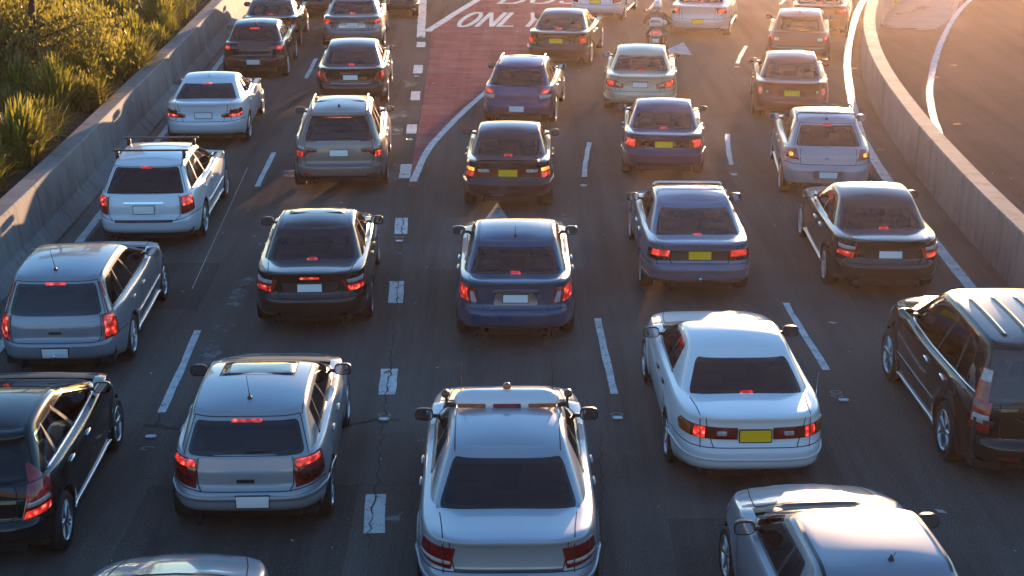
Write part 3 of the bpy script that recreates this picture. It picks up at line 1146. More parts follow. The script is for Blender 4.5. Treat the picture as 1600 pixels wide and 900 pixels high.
    # dark underside so that no daylight leaks through the shell
    mb = MB()
    mb.box((0, 0, .30), (2 * (hw - .30), L - .5, .18))
    for s_ in (1, -1):
        mb.box((s_ * (hw - .2), (ro + L - fo) / 2 - hl, .27), (.22, c['wb'] - 2 * Rw - .05, .10))
    mb.build('underbody', black_plastic, root, False)
    sm = g('seat_mat', seat_grey)
    sm_me = cached('seat', SEAT, [sm])
    be_me = cached('rear_seat', BENCH, [sm])
    sb_ = max(belt - .62, .32)
    ysf = yf0 - 1.35 - hl
    sz = (H - .17 - sb_) / 1.0 / .86
    sz = min(1.02, sz)
    for s_ in (1, -1):
        inst('seat', sm_me, root, (s_ * .36 * W / 1.75, ysf, sb_), (0, 0, 0), (1, 1, sz))
    inst('rear_seat', be_me, root, (0, (yb0 + .75 if not box else yb0 + 1.15) - hl, sb_), (0, 0, 0), (W / 1.75, 1, sz))
    inst('steering_wheel', cached('steering_wheel', WHEEL_ST, [black_plastic]), root, (.36 * W / 1.75, yf0 - .72 - hl, .82), (R(-65 + 90), 0, 0))
    # ---- extras
    if g('sunroof'):
        s0, s1, xx, mt = c['sunroof']
        mb = MB(); T.panel(mb, -xx, xx, s0 - hl, s1 - hl, .005)
        mb.build('sunroof', {'glass': frit_m, 'body': pm, 'mirror': mirror_m}[mt], root)
        mb = MB()
        pp = [(-xx, s0 - hl), (xx, s0 - hl), (xx, s1 - hl), (-xx, s1 - hl), (-xx, s0 - hl)]
        for a, b in zip(pp[:-1], pp[1:]):
            T.line(mb, [a, b], .012, .0025)
        mb.build('sunroof_gap', seam_m, root)['kind'] = 'stuff'
    if g('antenna'):
        x, s0, ln, an = c['antenna']
        p, _ = T.ev([x], [s0 - hl])
        b = Vector(p[0])
        mb = MB()
        mb.lathe([(.03, -.004), (.028, .012), (.012, .03), (.006, .05)], 10, 'z', b)
        d = Vector((0, -math.sin(R(an)), math.cos(R(an))))
        mb.tube([b + d * .03, b + d * ln * .35, b + d * ln], [.006, .004, .003], 6)
        mb.build('antenna', black_plastic, root)
    if g('fin'):
        x, s0 = c['fin']
        p, _ = T.ev([x], [s0 - hl])
        b = Vector(p[0])
        mb = MB()
        mb.add([b + Vector(q_) for q_ in ((-.03, -.07, -.01), (.03, -.07, -.01), (.03, .07, -.01), (-.03, .07, -.01), (-.006, -.06, .055), (.006, -.06, .055), (.004, .05, .012), (-.004, .05, .012))],
               [(0, 1, 5, 4), (1, 2, 6, 5), (2, 3, 7, 6), (3, 0, 4, 7), (4, 5, 6, 7)])
        mb.build('roof_antenna', pm if g('fin_body') else black_plastic, root)
    if g('rails'):
        rm = {'dark': trim_dark, 'silver': alloy, 'chrome': chrome}[c['rails']]
        for s_ in (1, -1):
            ys = np.linspace(yr1 + .10, yf1 - .12, 12)
            x0 = rw * .87
            p, nn = T.ev([s_ * x0] * 12, list(ys - hl))
            mb = MB()
            hh = [0.0, .035] + [.05] * 8 + [.035, 0.0]
            mb.tube([Vector(p[k]) + Vector((0, 0, hh[k])) for k in range(12)], .016, 8)
            mb.build('roof_rail', rm, root)
    for (s0, hgt_, mt) in g('bars', []):
        xs = np.linspace(-rw * g('barx', .95), rw * g('barx', .95), 11)
        p, nn = T.ev(list(xs * .9), [s0 - hl] * 11)
        zz = max(p[:, 2]) + hgt_
        mb = MB()
        if g('bar_round'):
            pts = [Vector((xs[0] * .98, s0 - hl, p[0][2])), Vector((xs[0], s0 - hl, zz - .05)), Vector((xs[0] * .95, s0 - hl, zz - .01))] + \
                  [Vector((x, s0 - hl, zz)) for x in xs[1:-1]] + [Vector((xs[-1] * .95, s0 - hl, zz - .01)), Vector((xs[-1], s0 - hl, zz - .05)), Vector((xs[-1] * .98, s0 - hl, p[-1][2]))]
            mb.tube(pts, .017, 8)
        else:
            mb.box((0, s0 - hl, zz), (2 * xs[-1] + .10, .05, .028), 0, .006)
            for s_ in (1, -1):
                mb.box((s_ * xs[-1] * .94, s0 - hl, (zz + p[0][2]) / 2 - .02), (.06, .09, zz - p[0][2] + .05), 0, .015)
        mb.build('roof_bar', {'dark': black_plastic, 'chrome': chrome, 'silver': alloy}[mt], root)
    for (x, s0, s1) in g('ribs', []):
        mb = MB(); T.line(mb, [(x, s0 - hl), (x, s1 - hl)], .05, .0, thick=.014)
        mb.build('roof_rib', pm, root)
    if g('spoiler'):
        # lip over the tailgate glass or on the boot edge
        st = c['spoiler']
        mb = MB()
        if st == 'roof':
            k = 15
            aa = np.linspace(-rwx - .06, rwx + .06, k)
            v, f = [], []
            for q_, (jj, off_, ext) in enumerate([(nt_ + 3, .004, 0), (nt_ + .6, .035, .09), (nt_ * .97, .012, .10), (nt_ * .90, .0, 0.02)]):
                p, nn = C.ev(aa, np.full(k, float(jj)), False, off_)
                p[:, 1] -= ext
                v += list(p)
            for q_ in range(3):
                f += [(q_ * k + i, q_ * k + i + 1, (q_ + 1) * k + i + 1, (q_ + 1) * k + i) for i in range(k - 1)]
            mb.add(v, f)
        else:
            k = 15
            aa = np.linspace(-.66, .66, k)
            p, _ = T.ev(list(aa), [.14 - hl + .03 * abs(x)**2 for x in aa], .0)
            v = []
            for dy, dz in ((.05, -.005), (-.01, .035), (-.07, .045), (-.08, .03), (-.06, -.01)):
                v += [Vector(q_) + Vector((0, dy, dz)) for q_ in p]
            mb.add(v, [(q_ * k + i, q_ * k + i + 1, (q_ + 1) * k + i + 1, (q_ + 1) * k + i) for q_ in range(4) for i in range(k - 1)])
        mb.build('spoiler', pm, root)
    if g('wiper'):
        mb = MB()
        x0, x1, t0, t1 = c['wiper']
        ribbon(mb, C, [(x0, TQ(t0)), (x1, TQ(t1))], .018, .012, False, thick=.012)
        mb.build('rear_wiper', black_plastic, root)
    if g('hatch_handle'):
        x0, x1, z0, z1 = c['hatch_handle'][:4]
        mb = MB(); patch(mb, B, round_poly([(x0, z0), (x1, z0), (x1, z1), (x0, z1)], .012, 3), .012, .04, 2, True, True)
        mb.build('tailgate_handle', {'dark': trim_dark, 'chrome': chrome}[c['hatch_handle'][4]], root)
    if g('towball'):
        mb = MB()
        mb.tube([(0, -hl + .2, .38), (0, -hl - .08, .38), (0, -hl - .09, .43)], .018, 8)
        mb.lathe([(.001, .03), (.018, .024), (.026, 0), (.018, -.024), (.012, -.03)], 10, 'z', (0, -hl - .09, .45))
        mb.build('tow_ball', chrome, root)
    if g('whip'):
        x, s0, z0, ln = c['whip']
        mb = MB(); mb.tube([(x, s0 - hl, z0), (x + .01, s0 - hl - .02, z0 + ln)], .004, 5)
        mb.build('antenna', chrome, root)
    if g('extra'):
        c['extra'](c, root, B, C, T, pm, dict(hl=hl, yr1=yr1, yf1=yf1, TQ=TQ, rb=rb, rt=rt, rwx=rwx, deck=deck))
    return root

# ================================================================== THE SETTING
def interp_line(pts, step=0.5):
    """smooth world-space line through (x, y) points given by increasing y"""
    f = pchip([(p[1], p[0]) for p in pts])
    y0, y1 = pts[0][1], pts[-1][1]
    ys = np.linspace(y0, y1, max(2, int((y1 - y0) / step) + 1))
    return np.stack([f(ys), ys], 1), f

LWALL = [(-7.9, 2), (-7.93, 12), (-7.97, 22), (-8.06, 28), (-8.24, 34), (-8.55, 44), (-9.06, 57), (-9.6, 70), (-10.6, 90), (-11.8, 110)]
RWALL = [(7.95, 4), (8.0, 16), (8.07, 22), (8.16, 27.2), (8.36, 31.8), (8.62, 35.4), (9.06, 39.7), (9.92, 45.2), (11.25, 51.0), (13.3, 57.5), (17.5, 68), (23.5, 80), (31, 93), (40, 106)]
REDGE = [(7.2, 4), (7.35, 16), (7.42, 24.3), (7.52, 28.0), (7.68, 32.0), (7.95, 35.5), (8.36, 38.4), (9.16, 43.25), (9.98, 47.4), (11.4, 53.4), (12.77, 58.4), (16.6, 68), (22.6, 80), (30, 93)]
LEDGE = [(-7.15, 2), (-7.25, 12), (-7.42, 21.8), (-7.7, 28), (-8.05, 37), (-8.37, 46.3), (-8.8, 57), (-9.2, 70), (-10, 90)]
RAMP = [(7.9, 4), (8.25, 20), (8.95, 29.5), (9.55, 34.4), (10.52, 39.7), (12.05, 45.4), (14.8, 53.8), (16.6, 58.4), (22, 70), (28, 80)]
l12 = [(-4.45, 2), (-4.52, 12), (-4.58, 19.3), (-4.69, 22.5), (-5.12, 31.2), (-5.21, 34.2), (-5.58, 43), (-5.67, 46.1), (-6.1, 58), (-6.8, 80)]
l23 = [(-1.2, 2), (-1.42, 14), (-1.57, 16.9), (-1.7, 20.5), (-1.86, 24.4), (-2.04, 28.4), (-2.22, 32.5), (-2.33, 36.4), (-2.48, 40.6), (-2.62, 44.3), (-2.85, 51)]
l34 = [(1.45, 2), (1.42, 14), (1.37, 20), (1.31, 23.1), (1.49, 32), (1.74, 35.2), (2.6, 43.5), (4.0, 52), (6, 62)]
l45 = [(4.5, 2), (4.47, 14), (4.39, 20.9), (4.30, 23.8), (4.65, 33), (4.94, 36), (6.42, 45.3), (7.09, 48.3), (9.6, 57.5), (13, 67)]

def asphalt(name, base, warm, tracks=None, red=False):
    m, t, b = new_mat(name)
    pos = geo_pos(t)
    grain = noise(t, 46, 3, 0.85, pos)
    grain2 = noise(t, 17, 4, 0.75, pos)
    big = noise(t, 0.35, 5, 0.6, pos)
    streak = noise(t, 1.0, 5, 0.62, scaled(t, pos, (2.2, 0.12, 1)))
    c = ramp(t, grain, [(0.30, tuple(x * .35 for x in base)), (0.50, base), (0.64, tuple(x * 1.6 for x in base)), (0.78, tuple(x * 3.0 for x in base))])
    c = mix(t, math_n(t, 'MULTIPLY', grain2, .30), c, warm)
    sr = nd(t, 'ShaderNodeMapRange', clamp=True)
    sr.inputs['From Min'].default_value, sr.inputs['From Max'].default_value = .40, .68
    t.links.new(streak, sr.inputs['Value'])
    c = mix(t, math_n(t, 'MULTIPLY', sr.outputs[0], .55), c, tuple(x * .40 for x in base))
    br = nd(t, 'ShaderNodeMapRange', clamp=True)
    br.inputs['From Min'].default_value, br.inputs['From Max'].default_value = .50, .75
    t.links.new(big, br.inputs['Value'])
    c = mix(t, math_n(t, 'MULTIPLY', br.outputs[0], .45), c, tuple(x * 1.55 for x in base))
    # scattered pale grit and old scuffs
    sp = noise(t, 21, 1, .5, pos)
    s2 = nd(t, 'ShaderNodeMapRange', clamp=True)
    s2.inputs['From Min'].default_value, s2.inputs['From Max'].default_value = .755, .80
    t.links.new(sp, s2.inputs['Value'])
    c = mix(t, math_n(t, 'MULTIPLY', s2.outputs[0], .55), c, (.33, .31, .29))
    if red:
        wn = noise(t, 1.6, 7, 0.72, scaled(t, pos, (.45, 1.3, 1)))
        wr = nd(t, 'ShaderNodeMapRange', clamp=True)
        wr.inputs['From Min'].default_value, wr.inputs['From Max'].default_value = .46, .74
        t.links.new(wn, wr.inputs['Value'])
        c = mix(t, math_n(t, 'MULTIPLY', wr.outputs[0], .6), c, (.42, .29, .27))
    t.links.new(c, b.inputs['Base Color'])
    rr = nd(t, 'ShaderNodeMapRange')
    rr.inputs['To Min'].default_value, rr.inputs['To Max'].default_value = .55, .85
    t.links.new(grain2, rr.inputs['Value'])
    t.links.new(rr.outputs[0], b.inputs['Roughness'])
    setp(b, spec=.0)
    bump(t, b, grain, .55, .012)
    return m

M_ROAD = asphalt('asphalt', (.146, .122, .106), (.166, .136, .115))
M_RAMP = asphalt('asphalt_ramp', (.082, .076, .075), (.092, .084, .081))
M_RED = asphalt('asphalt_red', (.34, .115, .108), (.37, .14, .13), red=True)

def line_paint():
    m, t, b = new_mat('road_paint')
    pos = geo_pos(t)
    n1 = noise(t, 7, 7, .75, pos)
    n2 = noise(t, 40, 3, .7, pos)
    f = math_n(t, 'ADD', math_n(t, 'MULTIPLY', n1, .65), math_n(t, 'MULTIPLY', n2, .35))
    mr = nd(t, 'ShaderNodeMapRange', clamp=True)
    mr.inputs['From Min'].default_value, mr.inputs['From Max'].default_value = .39, .45
    t.links.new(f, mr.inputs['Value'])
    c = ramp(t, noise(t, 3, 6, .7, pos), [(.25, (.34, .34, .34)), (.55, (.58, .58, .58)), (.8, (.70, .70, .69))])
    t.links.new(c, b.inputs['Base Color'])
    setp(b, rough=.6)
    t.links.new(mr.outputs[0], b.inputs['Alpha'])
    return m
M_LINE = line_paint()

def concrete(name, c0, c1, streak=True):
    m, t, b = new_mat(name)
    pos = geo_pos(t)
    n1 = noise(t, 1.3, 7, .65, pos)
    n2 = noise(t, 55, 3, .7, pos)
    c = ramp(t, n1, [(.30, c0), (.70, c1)])
    c = mix(t, math_n(t, 'MULTIPLY', n2, .35), c, tuple(x * .6 for x in c0))
    if streak:
        st = noise(t, 2.6, 6, .7, scaled(t, pos, (1.0, 1.6, .22)))
        sr = nd(t, 'ShaderNodeMapRange', clamp=True)
        sr.inputs['From Min'].default_value, sr.inputs['From Max'].default_value = .50, .72
        t.links.new(st, sr.inputs['Value'])
        c = mix(t, math_n(t, 'MULTIPLY', sr.outputs[0], .75), c, tuple(x * .28 for x in c0))
    oi = nd(t, 'ShaderNodeObjectInfo').outputs['Random']
    c = mix(t, math_n(t, 'MULTIPLY', oi, .28), c, tuple(x * .62 for x in c0))
    t.links.new(c, b.inputs['Base Color'])
    setp(b, rough=.85, spec=.3)
    bump(t, b, n2, .3, .004)
    return m
M_CONC = concrete('concrete_barrier', (.20, .19, .185), (.33, .32, .31))
M_CONC2 = concrete('concrete_pale', (.24, .215, .20), (.36, .33, .31))
M_GUTTER = concrete('concrete_gutter', (.12, .112, .108), (.19, .18, .172), False)
M_COL = concrete('concrete_column', (.27, .27, .28), (.38, .38, .39))
M_SOIL = simple('soil', (.035, .024, .015), .95)
M_FAR = concrete('concrete_far', (.12, .105, .115), (.20, .18, .19))

def sheet(name, left, right, z, mat, kind='structure', parent=None, ny=None):
    """ground sheet between two lines of equal length"""
    v = [(p[0], p[1], z) for p in left] + [(p[0], p[1], z) for p in right]
    n = len(left)
    o = mk(name, v, [(i, n + i, n + i + 1, i + 1) for i in range(n - 1)], mat, parent, False)
    if kind:
        o['kind'] = kind
    return o

# ground as one large sheet, the road laid on it
M_GROUND = asphalt('ground_asphalt', (.05, .046, .044), (.055, .048, .044))
g_ = mk('ground', [(-700, -300, -.02), (700, -300, -.02), (700, 1500, -.02), (-700, 1500, -.02)], [(0, 1, 2, 3)], M_GROUND, None, False)
g_['kind'] = 'structure'
ys = np.linspace(-6, 106, 113)
_, fL = interp_line(LWALL); _, fR = interp_line(RWALL)
_, fLE = interp_line(LEDGE); _, fRE = interp_line(REDGE); _, fRamp = interp_line(RAMP)
_, f12 = interp_line(l12); _, f23 = interp_line(l23); _, f34 = interp_line(l34); _, f45 = interp_line(l45)
pair = lambda f, off=0.0: np.stack([f(ys) + off, ys], 1)
sheet('road', pair(fL, -.1), pair(fR, .1), 0.0, M_ROAD)
sheet('ramp_road', pair(fR, .1), pair(fR, 34), 0.0, M_RAMP)
ysg = ys
sheet('gutter', pair(fL, -.05), pair(fL, .50), .012, M_GUTTER)

# ---- painted markings (each a sheet a few millimetres up)
ZM = .008
def along(name, f, y0, y1, wd, z=ZM, step=.5, rag=.008):
    n = max(2, int((y1 - y0) / step) + 1)
    yy = np.linspace(y0, y1, n)
    L, Rr = [], []
    for y in yy:
        dx = float(f(y + .1) - f(y - .1)) / .2
        k = 1 / math.hypot(1, dx)
        x = float(f(y))
        a = wd / 2 + rng.uniform(-rag, rag)
        b = wd / 2 + rng.uniform(-rag, rag)
        L.append((x - a * k, y + a * dx * k)); Rr.append((x + b * k, y - b * dx * k))
    return sheet(name, L, Rr, z, M_LINE)
along('edge_line', fLE, 3, 88, .15, z=.022)
along('edge_line', fRE, 5, 92, .20)
along('edge_line', fRamp, 6, 80, .17)
for f, spans in ((f12, [(7.2, 10.3), (19.35, 22.55), (31.2, 34.2), (43, 46.1), (55, 58)]), (f34, [(8, 11), (20, 23.1), (32, 35.2), (44, 47), (56, 59)]),
                 (f45, [(8.8, 11.9), (20.9, 23.85), (33.05, 36.05), (45.3, 48.3), (57.3, 60.3)])):
    for (a, b) in spans:
        along('lane_line', f, a, b, .105, step=.4)
for (py0, py1) in [(834, 773), (617, 577), (474, 440), (366, 341), (279, 257), (209, 195), (157, 143), (115, 102), (74, 66)]:
    a, b = at(620, py0).y, at(620, py1).y
    along('lane_line', f23, a, b, .235 if a < 40 else .26, step=.25)
    
# ---- red bus bay with its lines, words and arrows
redL = [(-2.12, 31.2), (-2.17, 33.5), (-2.30, 40.5), (-2.45, 46), (-2.62, 51.0)]
redR = [(-2.05, 31.2), (-1.9, 34.1), (-1.47, 37.1), (-.80, 40.6), (-.1, 43.6), (1.0, 48.0), (3.0, 56), (5.4, 63), (8.6, 71), (12, 78)]
yy = np.linspace(31.2, 51, 34)
fRL, fRR = pchip([(p[1], p[0]) for p in redL]), pchip([(p[1], p[0]) for p in redR])
sheet('bus_bay', np.stack([fRL(yy) + .04, yy], 1), np.stack([fRR(yy) + .02, yy], 1), .004, M_RED)
chev = [(-2.70, 51.2), (-1.2, 58.6), (1.4, 68), (4.5, 78)]
fCh = pchip([(p[1], p[0]) for p in chev])
yy = np.linspace(51, 78, 28)
sheet('bus_bay', np.stack([fCh(np.maximum(yy, 51.2)), yy], 1), np.stack([fRR(yy) + .02, yy], 1), .004, M_RED)
along('bay_line', lambda y: fRR(y) + .02, 31.6, 77, .15)
along('bay_line', fCh, 51.1, 77, .26)
along('bay_line', lambda y: -2.88 - .0447 * (y - 50.6), 49.9, 74, .27, z=.0095)

def strokes(name, rows, o, ex, ey, wd, z=ZM):
    """letters from poly-line strokes in a (u, v) letter box laid on the road by the axes ex, ey"""
    mb = MB()
    for path in rows:
        P = [Vector((o[0] + ex[0] * u + ey[0] * v, o[1] + ex[1] * u + ey[1] * v, z)) for u, v in path]
        n = len(P)
        L, Rr = [], []
        for k in range(n):
            cl = (P[0] - P[-1]).length < 1e-4
            a = P[k - 1] if k > 0 else (P[-2] if cl else P[0])
            b = P[k + 1] if k < n - 1 else (P[1] if cl else P[-1])
            d = (b - a).normalized()
            sx = Vector((d.y, -d.x, 0))
            ww = wd[0] * abs(d.y) + wd[1] * abs(d.x)
            L.append(P[k] - sx * ww / 2); Rr.append(P[k] + sx * ww / 2)
        mb.add(L + Rr, [(k, n + k, n + k + 1, k + 1) for k in range(n - 1)])
        z += .0006
    o_ = mb.build(name, M_LINE, None, False)
    o_['kind'] = 'structure'
    return o_
def bez(pts, n=10):
    out = []
    for q in range(len(pts) - 1):
        pass
    return pts
oval = [(.5 + .46 * math.cos(t), .5 + .5 * math.sin(t)) for t in np.linspace(0, 2 * math.pi, 25)]
GL = {'O': [oval], 'N': [[(.05, 0), (.05, 1)], [(.05, 1), (.95, 0)], [(.95, 0), (.95, 1)]], 'L': [[(.05, 1), (.05, 0)], [(.05, .035), (.95, .035)]],
      'Y': [[(.5, 0), (.5, .48)], [(.5, .45), (.03, 1)], [(.5, .45), (.97, 1)]],
      'B': [[(.06, 0), (.06, 1)], [(.06, .97), (.6, .97), (.85, .88), (.88, .72), (.7, .55), (.06, .53)], [(.06, .53), (.7, .51), (.93, .38), (.93, .17), (.72, .03), (.06, .03)]],
      'U': [[(.06, 1), (.06, .25), (.18, .07), (.5, .02), (.82, .07), (.94, .25), (.94, 1)]],
      'S': [[(.93, .78), (.8, .94), (.5, .98), (.2, .93), (.08, .77), (.18, .58), (.5, .51), (.82, .43), (.93, .26), (.8, .07), (.5, .02), (.2, .06), (.07, .22)]]}
def word(name, letters, p0, pe, up, wl):
    """letters laid from ground point p0 to pe, height vector up"""
    n = len(letters)
    d = (pe - p0) / n
    for k, ch in enumerate(letters):
        o = p0 + d * k
        strokes(name, GL[ch], o, d * wl, up, (.13, .24))
b0, b1 = at(709, 42), at(845, 42)
t0 = at(735, 20)
upv = Vector((.58, 4.0, 0)) * ((t0.y - b0.y) / 4.0)
word('word_only', 'ONLY', b0, b1, upv, .76)
b0, b1 = at(777, 6), at(915, 6)
word('word_bus', 'BUS', b0, b1, upv * 1.0 + Vector((.25, 0, 0)), .76)
def arrow(tip, hd, ln=3.2, hw_=.42):
    f = Vector((math.sin(R(hd)), math.cos(R(hd)), 0)); s = Vector((f.y, -f.x, 0))
    t = Vector((tip[0], tip[1], ZM))
    v = [t, t - f * 2.3 + s * hw_, t - f * 2.2 + s * .09, t - f * ln + s * .09, t - f * ln - s * .09, t - f * 2.2 - s * .09, t - f * 2.3 - s * hw_]
    o = mk('lane_arrow', v, [(0, 5, 2), (0, 2, 1), (0, 6, 5), (2, 5, 4, 3)], M_LINE, None, False)
    o['kind'] = 'structure'
arrow(at(777, 317), 0, 5.0)
arrow(at(1068, 66), 12, 6.0, .50)

# ---- cracks, patches, smears and grit on the road
M_CRACK = simple('crack_filler', (.008, .007, .007), .7)
def crack(name, pts, wd, z=.014, jag=.018):
    P = []
    for a, b in zip(pts[:-1], pts[1:]):
        k = max(2, int(math.hypot(a[0] - b[0], a[1] - b[1]) / .10))
        P += [(a[0] + (b[0] - a[0]) * i / k + rng.gauss(0, jag), a[1] + (b[1] - a[1]) * i / k + rng.gauss(0, jag)) for i in range(k)]
    P.append(pts[-1])
    v = []
    n = len(P)
    for k, p in enumerate(P):
        a, b = P[max(0, k - 1)], P[min(n - 1, k + 1)]
        d = math.hypot(b[0] - a[0], b[1] - a[1]) or 1
        ww = wd * rng.uniform(.25, 1.2) / 2
        v += [(p[0] - (b[1] - a[1]) / d * ww, p[1] + (b[0] - a[0]) / d * ww, z), (p[0] + (b[1] - a[1]) / d * ww, p[1] - (b[0] - a[0]) / d * ww, z)]
    o = mk(name, v, [(2 * k, 2 * k + 1, 2 * k + 3, 2 * k + 2) for k in range(n - 1)], M_CRACK, None, False)
    o['kind'] = 'structure'
crack('road_crack', [(-1.55, 15.5), (-1.62, 18), (-1.70, 20.5), (-1.78, 23), (-1.86, 25), (-1.98, 27.5), (-2.05, 29.5), (-1.92, 31.5)], .022)
crack('road_crack', [(-1.52, 26.5), (-1.62, 28), (-1.75, 30), (-1.8, 31.7)], .02)
crack('road_crack', [(at(225, 664).x, at(225, 664).y), (at(300, 672).x, at(300, 672).y), (-2.1, 18.95), (-1.75, 19.12), (-1.45, 19.1)], .05)
crack('road_crack', [(at(252, 648).x, at(252, 648).y), (at(243, 668).x, at(243, 668).y)], .06)
crack('road_crack', [(-4.4, 17.3), (-3.4, 17.2), (-2.2, 17.3), (-1.6, 17.1), (.4, 17.2)], .012, jag=.01)
crack('road_crack', [(.9, 14.2), (1.05, 17.2), (1.12, 18.8)], .012)
crack('road_crack', [(.2, 13.8), (.7, 16.5), (.76, 18.4)], .010)
for (x0, y0, x1, y1, ww) in [(387, 262, 300, 452, .010)]:
    a, b = at(x0, y0), at(x1, y1)
    o = sheet('tyre_scratch', [(b.x - ww / 2, b.y), (a.x - ww / 2, a.y)], [(b.x + ww / 2, b.y), (a.x + ww / 2, a.y)], .006, M_LINE)

M_PATCH = asphalt('asphalt_patch', (.113, .096, .085), (.126, .104, .09))
M_PATCH2 = asphalt('asphalt_patch_pale', (.168, .145, .128), (.185, .155, .132))
def road_patch(x0, x1, y0, y1, m):
    o = mk('road_patch', [(x0, y0, .003), (x1, y0 + .05, .003), (x1 - .04, y1, .003), (x0 + .05, y1 - .04, .003)], [(0, 1, 2, 3)], m, None, False)
    o['kind'] = 'structure'
road_patch(-4.3, -1.75, 12.2, 17.15, M_PATCH)
road_patch(1.7, 4.2, 14.0, 16.3, M_PATCH)
road_patch(-1.3, 1.2, 25.6, 28.9, M_PATCH2)
road_patch(-7.1, -4.9, 23.5, 26.0, M_PATCH)
road_patch(2.2, 4.2, 28.5, 30.9, M_PATCH2)
def smear_mat():
    m, t, b = new_mat('old_paint_smear')
    pos = geo_pos(t)
    n1 = noise(t, 5.0, 6, .7, pos, dist=.6)
    mr = nd(t, 'ShaderNodeMapRange', clamp=True)
    mr.inputs['From Min'].default_value, mr.inputs['From Max'].default_value = .46, .60
    mr.inputs['To Max'].default_value = .55
    t.links.new(n1, mr.inputs['Value'])
    setp(b, col=(.36, .35, .34), rough=.75)
    t.links.new(mr.outputs[0], b.inputs['Alpha'])
    return m
M_SMEAR = smear_mat()
def blob(px, py, rx, ry, z=.0065):
    c = at(px, py)
    v = [(c.x, c.y, z)]
    n = 18
    for k in range(n):
        t = 2 * math.pi * k / n
        q = rng.uniform(.6, 1.15)
        v.append((c.x + rx * q * math.cos(t), c.y + ry * q * math.sin(t), z))
    o = mk('paint_smear', v, [(0, 1 + k, 1 + (k + 1) % n) for k in range(n)], M_SMEAR, None, False)
    o['kind'] = 'structure'
for (px, py, rx, ry) in [(325, 553, .20, .42), (372, 463, .17, .55), (384, 440, .14, .4), (352, 511, .2, .22), (455, 270, .25, .5), (415, 345, .18, .25), (505, 215, .2, .5),
                         (622, 180, .22, .6), (618, 205, .2, .7), (616, 270, .18, .8), (660, 30, .2, .8), (648, 14, .15, 1.2), (615, 805, .13, .22), (480, 60, .2, .7), (640, 130, .2, .6)]:
    blob(px, py, rx, ry)

mb = MB()
M_LITTER = simple('litter_pale', (.42, .40, .36), .8)
M_LEAF_DRY = simple('litter_leaf', (.32, .20, .07), .8)
for k in range(560):
    y = rng.uniform(12, 60) if k % 3 else rng.uniform(12, 30)
    x = rng.uniform(float(fL(y)) + .6, float(fR(y)) + 5)
    s_ = rng.uniform(.006, .022) * (1 + (rng.random() < .10) * 1.6)
    a = rng.uniform(0, 6.28)
    v = [(x + s_ * math.cos(a + q * 1.571) * (1.5 if q % 2 else .8), y + s_ * math.sin(a + q * 1.571) * (1.5 if q % 2 else .8), .010 + .008 * (q == 1)) for q in range(4)]
    mb.add(v, [(0, 1, 2, 3)], 0 if rng.random() < .72 else 1)
for (px, py) in [(1495, 195), (1462, 122), (1490, 103), (1453, 225), (1398, 162), (1376, 235), (1335, 108), (1333, 190), (1328, 38), (1435, 200)]:
    p = at(px, py)
    mb.add([(p.x - .10, p.y - .08, .016), (p.x + .10, p.y - .05, .016), (p.x + .08, p.y + .08, .03), (p.x - .09, p.y + .06, .016)], [(0, 1, 2, 3)], 1 if py > 100 else 0)
o = mb.build('road_litter', [M_LITTER, M_LEAF_DRY], None, False)
tag(o, None, None, None, 'stuff')

# raised road studs: one thing each, with the worn ring of an older stud beside some
STUD = MB()
STUD.box((0, 0, .011), (.135, .095, .022), 0, .02, taper=.75)
STUD_ME = STUD.mesh('road_stud', simple('stud_white', (.70, .70, .70), .35), False)
studs = [(236, 684, 'white road stud on the dark crack at the end of the nearest left lane line'),
         (600, 657, 'white road stud just below the third broad dash, right of the small silver hatchback'),
         (965, 655, 'white road stud right of the silver sedan with the roof box'),
         (1318, 627, 'white road stud right of the white sedan with the yellow plate'),
         (624, 378, 'white road stud below a broad dash right of the black sedan with lit lamps'),
         (912, 291, 'white road stud below the middle lane dash beside the dark sedan with yellow plate'),
         (1147, 274, 'white road stud left of the silver hatchback with roof rails'),
         (640, 219, 'white road stud beside the pointed corner of the red bus bay'),
         (1151, 106, 'white road stud left of the dark red round lamped sedan'),
         (516, 131, 'white road stud at the left of the dark brown sedan'),
         (651, 120, 'white road stud on the left border of the red bus bay'),
         (658, 57, 'white road stud below the point of the white chevron')]
for (px, py, lb) in studs:
    p = at(px, py)
    tag(inst('road_stud', STUD_ME, None, (p.x, p.y, .006)), lb, 'road stud', 'raised studs along the lane lines')
M_RING = simple('old_glue', (.26, .25, .24), .8)
for (px, py) in [(231, 701), (601, 649), (964, 648), (1308, 619), (1306, 613), (1145, 270), (624, 371)]:
    p = at(px, py)
    mb = MB()
    v, f = [], []
    for k in range(16):
        t = 2 * math.pi * k / 16
        v += [(p.x + .085 * math.cos(t), p.y + .062 * math.sin(t), .007), (p.x + .062 * math.cos(t), p.y + .042 * math.sin(t), .007)]
    for k in range(12 if px == 231 else 16):
        j = (k + 1) % 16
        f.append((2 * k, 2 * j, 2 * j + 1, 2 * k + 1))
    o = mk('stud_scar', v, f, M_RING, None, False); o['kind'] = 'structure'

